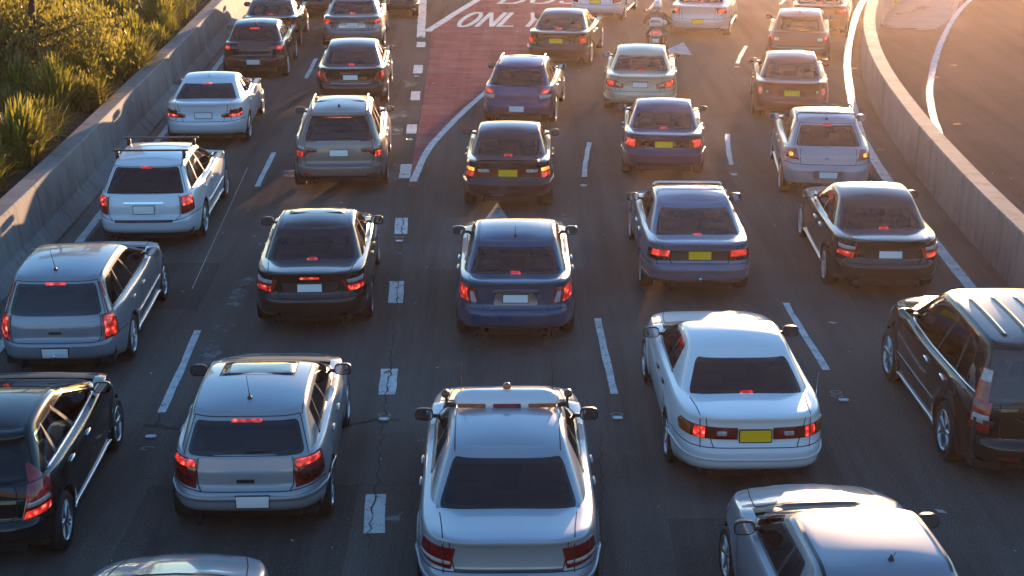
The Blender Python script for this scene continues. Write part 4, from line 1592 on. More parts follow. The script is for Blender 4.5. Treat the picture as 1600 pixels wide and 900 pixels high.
# ---- left barrier: precast concrete panels, each with a small recessed joint
bar = thing('barrier_wall', 'long grey concrete safety barrier between the road and the planted bed on the left', 'barrier', (0, 0, 0))
prof = [(0.02, 0.0), (.02, .08), (-.19, .34), (-.27, 1.05), (-.30, 1.08), (-.62, 1.08), (-.65, 1.05), (-.70, 0.0)]
y = 2.0
while y < 104:
    y1 = y + 3.35
    mb = MB()
    ysn = np.linspace(y + .004, y1 - .004, 5)
    v = []
    for yy_ in ysn:
        x0 = float(fL(yy_))
        v += [(x0 + a, yy_, z) for a, z in prof]
    n = len(prof)
    f = [(k * n + i, k * n + i + 1, (k + 1) * n + i + 1, (k + 1) * n + i) for k in range(4) for i in range(n - 1)]
    f += [tuple(range(n))[::-1], tuple(range(4 * n, 5 * n))]
    mk('barrier_panel', v, f, M_CONC, bar, False)
    y = y1
mb = MB()
for k in range(30):
    yj = 2.0 + 3.35 * (k + 1)
    if yj > 104: break
    x0 = float(fL(yj))
    mb.box((x0 - .46, yj, .50), (.34, .02, .9))
mb.build('joint_filler', seam_m, bar, False)

# ---- right barrier: long curved upright panels
bar2 = thing('barrier_wall', 'curved concrete barrier wall between the queue and the empty ramp on the right', 'barrier', (0, 0, 0))
prof2 = [(-.02, 0.0), (.0, .95), (.02, .98), (.34, .98), (.36, .95), (.40, 0.0)]
y = 4.0
while y < 100:
    y1 = y + 4.6
    ysn = np.linspace(y + .006, y1 - .006, 7)
    v = []
    for yy_ in ysn:
        dx = float(fR(yy_ + .1) - fR(yy_ - .1)) / .2
        k = 1 / math.hypot(1, dx)
        x0 = float(fR(yy_))
        v += [(x0 + a * k, yy_ - a * dx * k, z) for a, z in prof2]
    n = len(prof2)
    f = [(k * n + i, k * n + i + 1, (k + 1) * n + i + 1, (k + 1) * n + i) for k in range(6) for i in range(n - 1)]
    f += [tuple(range(n))[::-1], tuple(range(6 * n, 7 * n))]
    mk('barrier_panel', v, f, M_CONC2, bar2, False)
    y = y1

# ---- pale concrete apron at the top of the ramp
pts = [at(x, y_) for x, y_ in [(1375, -40), (1374, 20), (1372, 38), (1382, 43), (1420, 46), (1462, 47), (1478, 38), (1492, 20), (1508, -10), (1530, -40)]]
c = sum(pts, Vector()) / len(pts)
mk('apron', [(c.x, c.y, .05)] + [(p.x, p.y, .05) for p in pts] + [(p.x, p.y, -.01) for p in pts],
   [(0, 1 + (k + 1) % 10, 1 + k) for k in range(10)] + [(1 + k, 1 + (k + 1) % 10, 11 + (k + 1) % 10, 11 + k) for k in range(10)],
   concrete('concrete_apron', (.22, .20, .185), (.34, .31, .29)), None, False)['kind'] = 'structure'
crack('apron_stain', [tuple(at(1402, 25)[:2]), tuple(at(1425, 20)[:2]), tuple(at(1452, 12)[:2])], .35, .056, .12)

# ================================================================== PLANTED BED ON THE LEFT
yb = np.linspace(2, 104, 60)
BED_Z = .82
def bed_h(x, y):
    return BED_Z + .10 * math.sin(x * 1.3 + y * .4) + .05 * math.sin(y * 1.1)
nx = 12
v, f = [], []
for y in yb:
    for k in range(nx):
        x = float(fL(y)) - .60 - 8.5 * k / (nx - 1)
        v.append((x, y, bed_h(x, y) - (.9 if k == nx - 1 else 0)))
for i in range(len(yb) - 1):
    for k in range(nx - 1):
        f.append((i * nx + k, (i + 1) * nx + k, (i + 1) * nx + k + 1, i * nx + k + 1))
mk('garden_bed', v, f, M_SOIL, None, True)['kind'] = 'structure'

def leaf_mat(name, cols, trans=.5, rough=.5):
    m, t, b = new_mat(name)
    t.nodes.remove(b)
    pos = geo_pos(t)
    oi = nd(t, 'ShaderNodeNewGeometry').outputs['Random Per Island']
    c = ramp(t, oi, [(i / (len(cols) - 1), cc) for i, cc in enumerate(cols)])
    d = nd(t, 'ShaderNodeBsdfDiffuse'); tl = nd(t, 'ShaderNodeBsdfTranslucent'); gl = nd(t, 'ShaderNodeBsdfGlossy')
    gl.inputs['Roughness'].default_value = rough
    gl.inputs[0].default_value = (.7, .7, .7, 1)
    t.links.new(c, d.inputs[0])
    c2 = mix(t, .45, c, (.50, .40, .04))
    t.links.new(c2, tl.inputs[0])
    a = nd(t, 'ShaderNodeMixShader'); a.inputs[0].default_value = trans
    t.links.new(d.outputs[0], a.inputs[1]); t.links.new(tl.outputs[0], a.inputs[2])
    q = nd(t, 'ShaderNodeMixShader'); q.inputs[0].default_value = .06
    t.links.new(a.outputs[0], q.inputs[1]); t.links.new(gl.outputs[0], q.inputs[2])
    t.links.new(q.outputs[0], t.nodes['Material Output'].inputs[0])
    return m
M_GRASS = leaf_mat('grass_blade', [(.04, .085, .012), (.07, .125, .018), (.12, .165, .022), (.26, .23, .05)], .55)
M_GRASS2 = leaf_mat('grass_blade_olive', [(.05, .075, .012), (.09, .11, .02), (.14, .15, .03), (.27, .22, .06)], .55)
M_SEED = leaf_mat('grass_plume', [(.30, .20, .14), (.40, .27, .2), (.35, .22, .15)], .5)
M_GUM = leaf_mat('gum_leaf', [(.035, .06, .012), (.06, .085, .018), (.10, .11, .02), (.17, .15, .03)], .55, .35)
M_BARK = simple('bark', (.045, .032, .024), .9)

def tussock(n, hgt_, spread, seed, wd=.012, droop=1.0, plume=0):
    q = random.Random(seed)
    mb = MB()
    for k in range(n):
        a = q.uniform(0, 6.283)
        rr = abs(q.gauss(0, .16)) * spread
        bx, by = rr * math.cos(a), rr * math.sin(a)
        a2 = a + q.gauss(0, .5)
        out = q.uniform(.12, 1.0) ** 1.2 * spread * .85
        h = hgt_ * q.uniform(.6, 1.1) * (1 - .38 * (out / spread))
        w_ = wd * q.uniform(.7, 1.4)
        px, py = -math.sin(a2) * w_, math.cos(a2) * w_
        P = []
        for t in (0, .4, .75, 1.0):
            x = bx + math.cos(a2) * out * t ** 1.5
            y = by + math.sin(a2) * out * t ** 1.5
            z = h * (t * 1.35 - .35 * droop * t ** 3 * (1 + out / spread))
            P.append((x, y, z))
        v = []
        for (p, s_) in zip(P, (1, .95, .6)):
            v += [(p[0] - px * s_, p[1] - py * s_, p[2]), (p[0] + px * s_, p[1] + py * s_, p[2])]
        v.append(P[3])
        mb.add(v, [(0, 1, 3, 2), (2, 3, 5, 4), (4, 5, 6)], 1 if k < plume else 0)
    return mb
TUS = [tussock(520, 1.25, .95, 1, .021, 1.1).mesh('tussock', [M_GRASS, M_SEED]), tussock(560, 1.0, 1.1, 2, .018, 1.25).mesh('tussock', [M_GRASS2, M_SEED]),
       tussock(460, 1.4, .8, 3, .021, .85).mesh('tussock', [M_GRASS, M_SEED]), tussock(560, 1.05, .9, 4, .016, 1.0, 160).mesh('tussock', [M_GRASS2, M_SEED])]
tl_labels = ['green strappy grass clump', 'olive drooping fine grass clump', 'tall upright backlit grass clump', 'grass clump with pinkish plumes']
tus_spots = []
TR1 = at(57, 150, .8)
for y in np.arange(20, 66, 1.35):
    for k in range(6):
        x = float(fL(y)) - 1.30 - k * 1.45 + rng.uniform(-.4, .4)
        yy_ = y + rng.uniform(-.5, .5)
        px = 800 + 2500 * x / (yy_ * .951 + 2.3)
        if px < -120 or x < -17.5 or math.hypot(x - TR1.x + .3, yy_ - TR1.y - .5) < 1.1: continue
        tus_spots.append((x, yy_))
PL = [at(153, 170, 1.6), at(262, 40, 1.7), at(255, 45, 1.7)]
for (x, y) in tus_spots:
    k = rng.choice([0, 0, 1, 1, 2, 2])
    for p in PL:
        if math.hypot(x - p.x, y - p.y) < .8: k = 3
    s_ = rng.uniform(.75, 1.2)
    o = inst('grass_tussock', TUS[k], None, (x, y, bed_h(x, y) - .03), (rng.uniform(-.1, .1), rng.uniform(-.1, .1), rng.uniform(0, 6.28)), (s_, s_, s_ * rng.uniform(.85, 1.15)))
    zone = ('next to the barrier' if x > float(fL(y)) - 2.2 else 'at the outer edge' if x < float(fL(y)) - 5.6 else 'amid the others') + (', nearest part' if y < 31 else ', middle part' if y < 43 else ', far part')
    lb = tl_labels[k] + ' ' + zone
    tag(o, lb, 'grass clump', lb)

def gum_tree(name, base, h, lean, cr, nleaf, seed, label, low=1.3):
    q = random.Random(seed)
    root = thing(name, label, 'tree', base)
    mb = MB()
    pts = [Vector((lean[0] * t + .06 * math.sin(t * 7 + seed), lean[1] * t + .05 * math.cos(t * 5), h * t)) for t in np.linspace(0, 1, 9)]
    mb.tube(pts, [.11 * (1 - .75 * t) for t in np.linspace(0, 1, 9)], 9)
    tips = []
    for k in range(24):
        t = low / h + (.98 - low / h) * q.random() ** 1.7
        p = Vector((lean[0] * t, lean[1] * t, h * t))
        a = q.uniform(0, 6.28)
        ln = cr * q.uniform(.45, 1.0) * (1.1 - .4 * t)
        d = Vector((math.cos(a), math.sin(a), q.uniform(.05, .6)))
        P = [p, p + d * ln * .4, p + d * ln * .75 + Vector((0, 0, -.03)), p + d * ln + Vector((0, 0, -.18 * ln))]
        mb.tube(P, [.032, .022, .014, .006], 5)
        tips += [(P[1], .35), (P[2], .55), (P[3], .6), (P[3] + Vector((q.gauss(0, .3), q.gauss(0, .3), -.25)), .5)]
    mb.build('trunk', M_BARK, root)
    lv = MB()
    for k in range(nleaf):
        c, rr = q.choice(tips)
        o = Vector((q.gauss(0, 1), q.gauss(0, 1), q.gauss(0, .8)))
        o = c + o * rr * .52
        L_ = q.uniform(.09, .16); W_ = L_ * q.uniform(.16, .26)
        d = Vector((q.gauss(0, .55), q.gauss(0, .55), -1.0)).normalized()
        s_ = d.cross(Vector((q.gauss(0, 1), q.gauss(0, 1), q.gauss(0, .4)))).normalized()
        b = d.cross(s_) * L_ * .12
        lv.add([o, o + d * L_ * .4 + s_ * W_, o + d * L_ + b, o + d * L_ * .45 - s_ * W_], [(0, 1, 2, 3)])
    lv.build('crown', M_GUM, root, False)
    return root
p1 = at(57, 150, .8)
gum_tree('gum_tree', (p1.x, p1.y, .75), 6.0, (.05, .3), 1.8, 14000, 11, 'dark trunked gum tree with sunlit hanging leaves at the far left of the planted bed', 1.0)
p2 = at(133, 78, .8)
gum_tree('gum_tree', (p2.x, p2.y, .75), 7.2, (-.1, .2), 1.3, 4500, 23, 'slender gum tree with pale edged trunk left of the round concrete column', 2.6)
gum_tree('gum_tree', (p1.x - 3.4, p1.y + 3.5, .6), 6.5, (.1, .1), 2.3, 9000, 31, 'leafy gum tree behind the others at the outer edge of the planted bed', 1.2)

# column of the elevated road and what stands behind it
pc = at(169, 55, .6)
col = thing('concrete_column', 'round grey concrete column rising from the planted bed behind the slender tree', 'column', (pc.x, pc.y, 0))
mb = MB(); mb.lathe([(.36, 0), (.36, 8.4)], 40); mb.build('shaft', M_COL, col)
mb = MB(); mb.lathe([(.42, 8.4), (.62, 8.9), (.62, 9.0), (.001, 9.0)], 40); mb.build('column_head', M_COL, col)
pb = at(205, 5, .8)
pan = thing('sign_panel', 'pale slanted metal panel leaning beside the round concrete column', 'panel', (pb.x, pb.y + .5, .6), R(12))
mb = MB()
mb.add([(-.45, 0, .2), (.12, 0, .2), (.62, .1, 1.6), (.5, .1, 2.4), (-.45, .1, 2.4), (-.45, .06, .2), (.12, .06, .2), (.62, .16, 1.6), (.5, .16, 2.4), (-.45, .16, 2.4)],
       [(0, 1, 2, 3, 4), (9, 8, 7, 6, 5), (0, 5, 6, 1), (1, 6, 7, 2), (2, 7, 8, 3), (3, 8, 9, 4), (4, 9, 5, 0)])
mb.build('panel_sheet', simple('painted_steel', (.55, .58, .64), .4), pan, False)
mb = MB(); mb.box((-.3, .12, .9), (.08, .08, 1.8)); mb.box((.3, .14, .9), (.08, .08, 1.8)); mb.build('panel_post', alloy, pan, False)
pf = at(135, 20, .6)
fr_ = thing('steel_trestle', 'braced steel trestle of thin diagonal bars behind the slender tree', 'trestle', (pf.x - .2, pf.y + 1.6, 0))
M_STEEL = simple('galvanised', (.34, .34, .38), .5, .6)
for k, (a, b) in enumerate([((-1.2, 0, 0), (-1.2, 0, 5)), ((.4, 0, 0), (.4, 0, 5)), ((-1.2, 0, .6), (.4, 0, 1.7)), ((.4, 0, .6), (-1.2, 0, 1.7)), ((-1.2, 0, 1.8), (.4, 0, 2.9)), ((.4, 0, 1.8), (-1.2, 0, 2.9)), ((-1.2, 0, 1.75), (.4, 0, 1.75))]):
    mb = MB(); mb.tube([a, b], .035 if k > 1 else .06, 6); mb.build('trestle_bar', M_STEEL, fr_)
wl = thing('concrete_wall', 'long purple grey concrete wall behind the planted bed at the upper left', 'wall', (-18.5, 58, 0), R(2))
for k in range(14):
    mb = MB(); mb.box((0, -30 + k * 6.0, 1.9), (.35, 5.97, 3.8), 0, .02); mb.build('wall_panel', M_FAR, wl, False)

# ================================================================== THE VEHICLES
def taxi_extra(c, root, B, C, T, pm, k):
    hl, yf1 = k['hl'], k['yf1']
    s0 = yf1 - .30
    p, _ = T.ev([0], [s0 - hl]); z = p[0][2]; y = s0 - hl
    mb = MB()
    v, f = [], []
    rings = [(0.0, .56, .17), (.04, .57, .175), (.09, .54, .14), (.13, .47, .08), (.14, .40, .03)]
    n = 20
    for (h, a, b) in rings:
        for i in range(n):
            t = 2 * math.pi * i / n
            cx, sx = math.cos(t), math.sin(t)
            v.append((math.copysign(abs(cx) ** .45, cx) * a, y + math.copysign(abs(sx) ** .6, sx) * b, z + .02 + h))
    for q in range(4):
        for i in range(n):
            f.append((q * n + i, q * n + (i + 1) % n, (q + 1) * n + (i + 1) % n, (q + 1) * n + i))
    f.append(tuple(range(4 * n, 5 * n)))
    mb.add(v, f)
    bx = mb.build('roof_box', simple('sign_white', (.66, .68, .72), .3, coat=.6), root)
    for (x, w_, m) in ((-.38, .30, L_AMB), (0, .30, L_DIM), (.38, .30, L_AMB)):
        q = MB(); q.box((x, y - .175, z + .045), (w_, .02, .045), 0, .008); q.build('box_lens', m, bx, False)
    q = MB(); q.lathe([(.045, 0), (.045, .035), (.03, .055), (.001, .06)], 12, 'z', (0, y + .03, z + .17)); q.build('beacon', L_AMB, bx)
    for s_ in (1, -1):
        q = MB()
        q.tube([(s_ * .55, y, z - .02), (s_ * .66, y, z + .0)], .03, 8)
        q.tube([(s_ * .65, y, z - .03), (s_ * .66, y + .02, z + .09)], .018, 8)
        q.build('lamp_bracket', black_plastic, root)
        q = MB(); q.lathe([(.001, -.05), (.03, -.04), (.048, .0), (.048, .03), (.04, .035), (.001, .03)], 14, 'y', (s_ * .665, y + .03, z + .10)); q.build('spot_lamp', simple('lamp_bronze', (.10, .06, .04), .35), root)
        q = MB()
        q.tube([(s_ * .50, y + .02, z), (s_ * .50, y + .02, z + .06)], .015, 8)
        q.tube([(s_ * .50, y + .02, z + .06), (s_ * .485, y - .03, z + .50)], [.006, .003], 6)
        q.build('antenna', black_plastic, root)

def mk_sedan(**k):
    d = dict(kind='sedan', cat='sedan'); d.update(k); return d
def mk_hatch(**k):
    d = dict(kind='hatchback', cat='hatchback', hbrake='top', wiper=(.0, .30, .14, .18)); d.update(k); return d
def mk_wagon(**k):
    d = dict(kind='station_wagon', cat='station wagon', hbrake='top', wiper=(.0, .30, .12, .16), side=[.06, .30, .54, .955]); d.update(k); return d

SILVER = (.52, .54, .57); SILVER_BLUE = (.44, .48, .54); WHITE = (.74, .75, .76); BLACK = (.010, .010, .011); NAVY = (.010, .014, .035)
LEGACY = dict(L=4.665, W=1.73, H=1.425, wb=2.67, fo=.95, cab=(.66, 1.22, 2.55, 3.42), deck=1.0, belt=.94, hood=.90,
              lamps=[('red', [(.56, .70), (.50, .88), (.98, .90), (1.02, .74)]), ('brake', [(.60, .715), (.575, .80), (.88, .80), (.92, .73)]), ('white', [(.58, .83), (.57, .885), (.93, .895), (.90, .83)])],
              recess=(.40, .70, .44, .86, 'dark'), plate_z=.775, boot_x=.60, boot_b=.47, boot_z=.625, exh=[(-.50, .27, .04), (.50, .27, .04)], handle='body', rim=52)

CARS = [
 # --- nearest row
 mk_hatch(label='black hatchback at the left edge, gold lit window frames, tall red tail lamp', pos=(-5.63, 14.78), hd=-1.6, L=4.245, W=1.775, H=1.48, wb=2.65, fo=.85,
      cab=(.20, .62, 2.05, 3.30), deck=.98, belt=.95, hood=.95, pname='black', col=BLACK, met=.1, r=.32, rim=52, waist='chrome', seal=chrome, handle='chrome', spoiler='roof', sill='bright', gl_side=glass_dark, gl_rear=glass_dark,
      side=[.10, .26, .53, .95], lamps=[('red', [(.62, .62), (.72, .97), (1.08, .97), (1.02, .66)]), ('brake', [(.64, .63), (.67, .72), (1.0, .74), (.98, .66)]), ('white', [(.68, .745), (.695, .80), (1.0, .82), (1.0, .765)])],
      clamps=[('red', [(.66, .0), (.66, .42), (.71, .42), (.90, .0)])], recess=(.3, .66, .3, .82, 'dark'), plate_z=.74, bstrips=[], chw=.022),
 mk_hatch(label='small silver hatchback with a sunroof, roof aerial and half lit square tail lamps', pos=(-2.86, 15.62), hd=-1.5, L=4.15, W=1.735, H=1.44, wb=2.51, fo=.86,
      cab=(.13, .44, 2.16, 3.15), deck=.97, belt=.95, hood=.90, pname='silver_blue', col=(.30, .325, .36), met=.3, prough=.25, r=.31, rim=7, rwx=.655, rwin=(.05, .90), gl_rear=glass_dark, gl_side=glass_dark, cbase=.86, rw=.63,
      side=[.16, .30, .535, .95], kick=.16, pillar_body=False, mir_body=False, chw=.012, chx=.93,
      lamps=[('dim', [(.56, .62), (.54, .93), (.99, .93), (1.03, .68)]), ('brake', [(.575, .84), (.57, .92), (.93, .915), (.95, .85)]), ('smoke', [(.58, .645), (.57, .80), (.98, .82), (1.0, .69)])],
      hatch_handle=(-.10, .10, .685, .725, 'dark'), plate_z=.50, plate_x=.08, plate_wh=(.37, .12), recess=None, boot_x=.535, boot_b=.50, boot_z=.60, bump_z=.63,
      sunroof=(1.36, 1.90, .42, 'glass'), antenna=(.0, .72, .38, 28), bstrips=[(.53, .05, 1.7, 'body')], hbw=.19, exh=[(-.5, .24, .025)]),
 mk_sedan(name='sedan', label='silver sedan with a white roof box carrying amber lenses, centre of the front row', pos=(-.03, 13.68), hd=-.6, L=4.88, W=1.845, H=1.45, wb=2.79, fo=.93,
      cab=(.70, 1.33, 2.78, 3.62), deck=.975, belt=.95, hood=.94, pname='silver', col=(.33, .355, .40), met=.3, prough=.25, r=.32, rim=7, rw=.615, gl_rear=glass_dark, gl_side=glass_dark, mir_body=False,
      lamps=[('dim', [(.58, .67), (.545, .89), (1.02, .89), (1.04, .71)]), ('white', [(.585, .715), (.58, .755), (1.03, .77), (1.035, .725)])],
      garnish=(.54, .655, .68, 'black'), plate_z=.56, boot_x=.63, boot_b=.54, boot_z=.655, hbrake=None, chx=.88, chw=.014, spoiler=None, swin=(.10, .92), extra=taxi_extra, bstrips=[(.52, .06, 1.6, 'body')]),
 mk_sedan(label='white sedan with yellow number plate and wide dark rear window, right of centre', pos=(2.77, 16.70), hd=-1.2, L=4.76, W=1.785, H=1.42, wb=2.67, fo=.95,
      cab=(.70, 1.30, 2.58, 3.45), deck=1.0, belt=.94, hood=.91, pname='white', col=WHITE, met=.0, prough=.25, r=.31, rim=7, rw=.60, gl_rear=glass_dark, gl_side=glass_dark, mir_body=False, handle='black',
      lamps=[('dim', [(.21, .725), (.21, .865), (1.02, .885), (1.10, .82), (1.02, .735)]), ('amber', [(.78, .74), (.78, .865), (1.01, .875), (1.085, .82), (1.01, .745)]), ('brake', [(.60, .735), (.60, .865), (.745, .87), (.745, .74)]), ('white', [(.34, .765), (.34, .83), (.46, .83), (.46, .765)])],
      plate='yellow', plate_z=.765, plate_wh=(.37, .14), boot_x=.625, boot_b=.50, boot_z=.635, bstrips=[(.505, .022, 1.75, 'body')], whip=(.80, .70, .98, .32), channels=False, hbrake='low', towball=False, exh=[(-.5, .27, .025), (.12, .25, .03)]),
 mk_wagon(name='suv', label='black four wheel drive with roof ribs and tall vertical tail lamps at the right edge', pos=(6.15, 16.85), hd=-1.8, L=4.63, W=1.80, H=1.77, wb=2.63, fo=.92,
      cat='four wheel drive', cab=(.10, .34, 2.58, 3.50), deck=1.10, belt=1.06, hood=1.06, nose=.92, pname='black_brown', col=(.014, .012, .011), met=.2, r=.36, rim=7, rw=.66, cbase=.90, gl_side=glass_dark, gl_rear=glass_dark,
      arch=.03, side=[.05, .30, .53, .955], lamps=[('red', [(.70, .70), (.70, 1.10), (.95, 1.10), (.99, .72)]), ('white', [(.71, .80), (.71, .92), (.93, .92), (.95, .80)])],
      clamps=[('red', [(.70, .0), (.70, .60), (.88, .60), (.93, .0)]), ('white', [(.71, .36), (.71, .58), (.85, .58), (.87, .36)])], ribs=[(-.42, .62, 1.95), (-.14, .60, 1.97), (.14, .60, 1.97), (.42, .62, 1.95)],
      mould='dark', mould_z=.56, sill='bright', plate_z=.82, handle='chrome', waist='chrome', rwin=(.05, .88), bstrips=[], reflectors=[(.35, .62, .42, .46)], chw=.03, chx=.93, hbrake=None, wiper=None, spoiler=None, mir_z=.10, flare=1.4),
 mk_sedan(label='silver car at the bottom right with dark roof channels and stub aerial', pos=(3.36, 11.12), hd=-4.6, L=4.6, W=1.78, H=1.44, wb=2.65, fo=.90,
      cab=(.62, 1.20, 2.58, 3.44), deck=1.0, belt=.95, hood=.93, pname='silver_sky', col=(.23, .255, .30), met=.2, prough=.25, r=.31, rim=7, rw=.625, gl_side=glass_dark, mir_body=False, chx=.90, chw=.035,
      lamps=[('red', [(.55, .68), (.53, .88), (1.0, .88), (1.02, .72)])], antenna=(.06, 1.42, .17, 40), vhood=True, arch=.015, rcrown=.02),
 mk_sedan(label='silver car whose bonnet alone shows at the bottom left edge', pos=(-2.98, 9.58), hd=-1.5, L=4.55, W=1.76, H=1.46, wb=2.62, fo=.90,
      cab=(.62, 1.20, 2.50, 3.42), deck=1.0, belt=.95, hood=.93, pname='silver_grey', col=(.25, .27, .30), met=.5, prough=.25, r=.31, rim=5,
      lamps=[('red', [(.55, .68), (.53, .88), (1.0, .88), (1.02, .72)])], vhood=True),
 # --- second row
 mk_wagon(label='silver station wagon by the left barrier with pillar mounted tail lamps and a tow ball', pos=(-6.17, 20.28), hd=-2.2, L=4.6, W=1.70, H=1.50, wb=2.60, fo=.90,
      cab=(.13, .38, 2.20, 3.42), deck=.97, belt=.94, hood=.92, pname='silver_violet', col=(.27, .285, .32), met=.35, prough=.25, r=.315, rim=10, rw=.615, rwx=.64, rwin=(.02, .93), gl_rear=glass_dark, gl_side=glass_dark,
      lamps=[('red', [(.66, .60), (.68, .97), (.92, .97), (.97, .62)]), ('brake', [(.69, .62), (.70, .92), (.89, .90), (.92, .64)])],
      clamps=[('red', [(.735, .0), (.70, .92), (.74, .94), (.84, .0)]), ('white', [(.745, .02), (.73, .48), (.765, .48), (.815, .02)])],
      hatch_handle=(-.09, .09, .715, .745, 'dark'), plate_z=.475, plate_wh=(.37, .12), recess=(.36, .40, .36, .555, 'body'), boot_x=.64, boot_b=.60, boot_z=.60, antenna=(-.05, .62, .42, 30), towball=True, mould='body', sill='bright', wiper=None, chx=.93, chw=.012, hbw=.16, bstrips=[]),
 mk_sedan(**{**LEGACY, **dict(label='black sedan with lit brake lamps and sunlit gold roof edge in the second lane', pos=(-2.95, 22.12), hd=-2.4, pname='black2', col=(.011, .011, .013), met=.2, gl_rear=glass_mid, gl_side=glass_dark, lipbrake=True, sunroof=(1.85, 2.4, .42, 'body'), hbrake='low', mir_body=True)}),
 mk_sedan(label='blue sedan with a chrome boot bar and roof aerial in the middle lane', pos=(.05, 21.55), hd=0.0, L=4.58, W=1.74, H=1.475, wb=2.62, fo=.93,
      cab=(.42, .92, 2.35, 3.30), deck=1.04, belt=.96, hood=.94, pname='blue', col=(.012, .070, .135), met=.3, r=.315, rim=5, rw=.615, gl_rear=glass_mid, gl_side=glass_dark, handle='chrome',
      lamps=[('red', [(.56, .72), (.62, .94), (.99, .96), (1.0, .76)]), ('brake', [(.72, .73), (.755, .93), (.97, .945), (.975, .77)]), ('white', [(.575, .73), (.625, .90), (.69, .90), (.665, .73)])],
      garnish=(.35, .885, .925), recess=(.33, .70, .30, .875, 'silver'), plate_z=.80, boot_x=.64, boot_b=.47, boot_z=.64, antenna=(0, 1.12, .19, 20), exh=[(-.55, .27, .045), (-.42, .27, .045), (.42, .27, .045), (.55, .27, .045)], chx=.87, chw=.028,
      hbrake='low', panels=[], recess_=None),
 mk_sedan(label='grey blue older sedan with roof bars, square tail lamps and a yellow plate', pos=(2.92, 23.72), hd=.4, L=4.58, W=1.715, H=1.405, wb=2.63, fo=.93,
      cab=(.46, 1.18, 2.52, 3.36), rwin=(.03, .965), deck=.98, belt=.93, hood=.89, pname='slate_blue', col=(.13, .165, .25), met=.3, prough=.25, r=.30, rim=5, rw=.60, gl_rear=glass_clear, gl_side=glass_dark, mir_body=False, handle='chrome', pr=6.0, qr=11.0,
      panels=[(.74, .70, .74, .86, 'dark')], lamps=[('smoke', [(.46, .70), (.46, .865), (.92, .87), (.94, .71)]), ('brake', [(.50, .76), (.50, .865), (.80, .865), (.80, .76)])],
      plate='yellow', plate_z=.785, plate_wh=(.37, .13), boot_x=.66, boot_b=.45, boot_z=.655, bstrips=[(.555, .05, 1.7, 'grey'), (.40, .03, 1.6, 'dark')], bars=[(1.62, .055, 'chrome'), (2.34, .055, 'chrome')], bar_round=True, towball=True, channels=False, seat_mat=seat_grey, rwx=.70),
 mk_sedan(**{**LEGACY, **dict(label='black sedan nearest the right barrier with clear topped tail lamps', pos=(5.90, 23.80), hd=1.6, pname='graphite', col=(.018, .018, .022), met=.4, gl_rear=glass_dark, gl_side=glass_dark, waist='chrome', handle='chrome', sill='bright', channels=False, mir_body=True)}),
 # --- third row
 mk_wagon(label='white station wagon with black roof racks beside the left barrier', pos=(-6.33, 26.50), hd=-1.6, L=4.73, W=1.77, H=1.53, wb=2.67, fo=.95,
      cab=(.18, .62, 2.45, 3.50), deck=1.00, belt=.96, hood=.94, pname='white_blue', col=(.66, .69, .72), met=.1, prough=.25, r=.325, rim=5, rw=.61, rwx=.70, rwin=(.01, .97), gl_rear=glass_dark, gl_side=glass_dark,
      lamps=[('red', [(.66, .66), (.66, .96), (.98, .97), (.99, .70)]), ('brake', [(.70, .80), (.70, .95), (.95, .955), (.95, .81)])],
      garnish=(.36, .865, .89), recess=(.27, .64, .33, .85, 'body'), plate_z=.76, plate_wh=(.37, .13), boot_x=.64, boot_b=.56, boot_z=.58, bstrips=[(.575, .045, .52, 'dark')], bars=[(1.02, .085, 'dark'), (2.05, .085, 'dark')], barx=1.02, mould='body', sill='body', hbw=.12, chx=.95, chw=.02, side=[.08, .30, .54, .955]),
 mk_wagon(name='suv', label='bronze grey four wheel drive with roof rails and open glass sunroof', pos=(-3.38, 30.45), hd=-3.0, L=4.57, W=1.853, H=1.66, wb=2.795, fo=.82, cat='four wheel drive',
      cab=(.14, .50, 2.25, 3.35), deck=1.06, belt=1.02, hood=1.03, nose=.85, pname='bronze', col=(.26, .205, .175), met=.35, prough=.25, r=.36, rim=5, rw=.62, cbase=.88, rwx=.69, rwin=(.03, .90), gl_rear=glass_mid, gl_side=glass_dark, hi=True,
      lamps=[('dim', [(.45, .86), (.45, .93), (.94, .96), (.96, .74), (.74, .75), (.62, .84)]), ('brake', [(.74, .75), (.74, .86), (.95, .86), (.955, .75)]), ('white', [(.72, .885), (.72, .95), (.92, .965), (.92, .885)])],
      plate_z=.835, recess=(.34, .72, .42, .92, 'body'), boot_x=.70, boot_b=.68, boot_z=.60, bstrips=[(.60, .07, .70, 'grey')], reflectors=[(.58, .76, .40, .44)], refl_lit=True, rails='dark', sunroof=(1.15, 1.75, .50, 'glass'), fin=(0, .80), spoiler='roof', exh=[(-.56, .27, .035), (-.47, .27, .035)], hbw=.32, flare=1.5, valance=.05),
 mk_sedan(label='dark older sedan with yellow plate between the red bus bay and the middle lane line', pos=(-.08, 29.02), hd=1.2, L=4.34, W=1.705, H=1.42, wb=2.605, fo=.83,
      cab=(.50, 1.02, 2.25, 3.15), deck=1.0, belt=.94, hood=.90, pname='aubergine', col=(.014, .012, .022), met=.3, r=.295, rim=7, rw=.60, gl_rear=glass_dark, gl_side=glass_dark, pr=5.5,
      panels=[(.62, .71, .62, .87, 'red')], lamps=[('dim', [(.50, .70), (.50, .88), (.93, .89), (.95, .71)]), ('brake', [(.66, .70), (.64, .79), (.93, .80), (.94, .71)]), ('amberlit', [(.66, .81), (.66, .88), (.88, .88), (.91, .82)]), ('white', [(.36, .80), (.36, .86), (.60, .86), (.57, .80)])],
      plate='yellow', plate_z=.79, plate_wh=(.37, .13), boot_z=.66, bstrips=[(.57, .03, 1.6, 'body')], spoiler='lip', channels=False, mir_body=False),
 mk_sedan(label='navy sedan with yellow plate and orange lit lamps ahead of the grey blue car', pos=(3.05, 31.42), hd=4.2, L=4.40, W=1.69, H=1.39, wb=2.50, fo=.87,
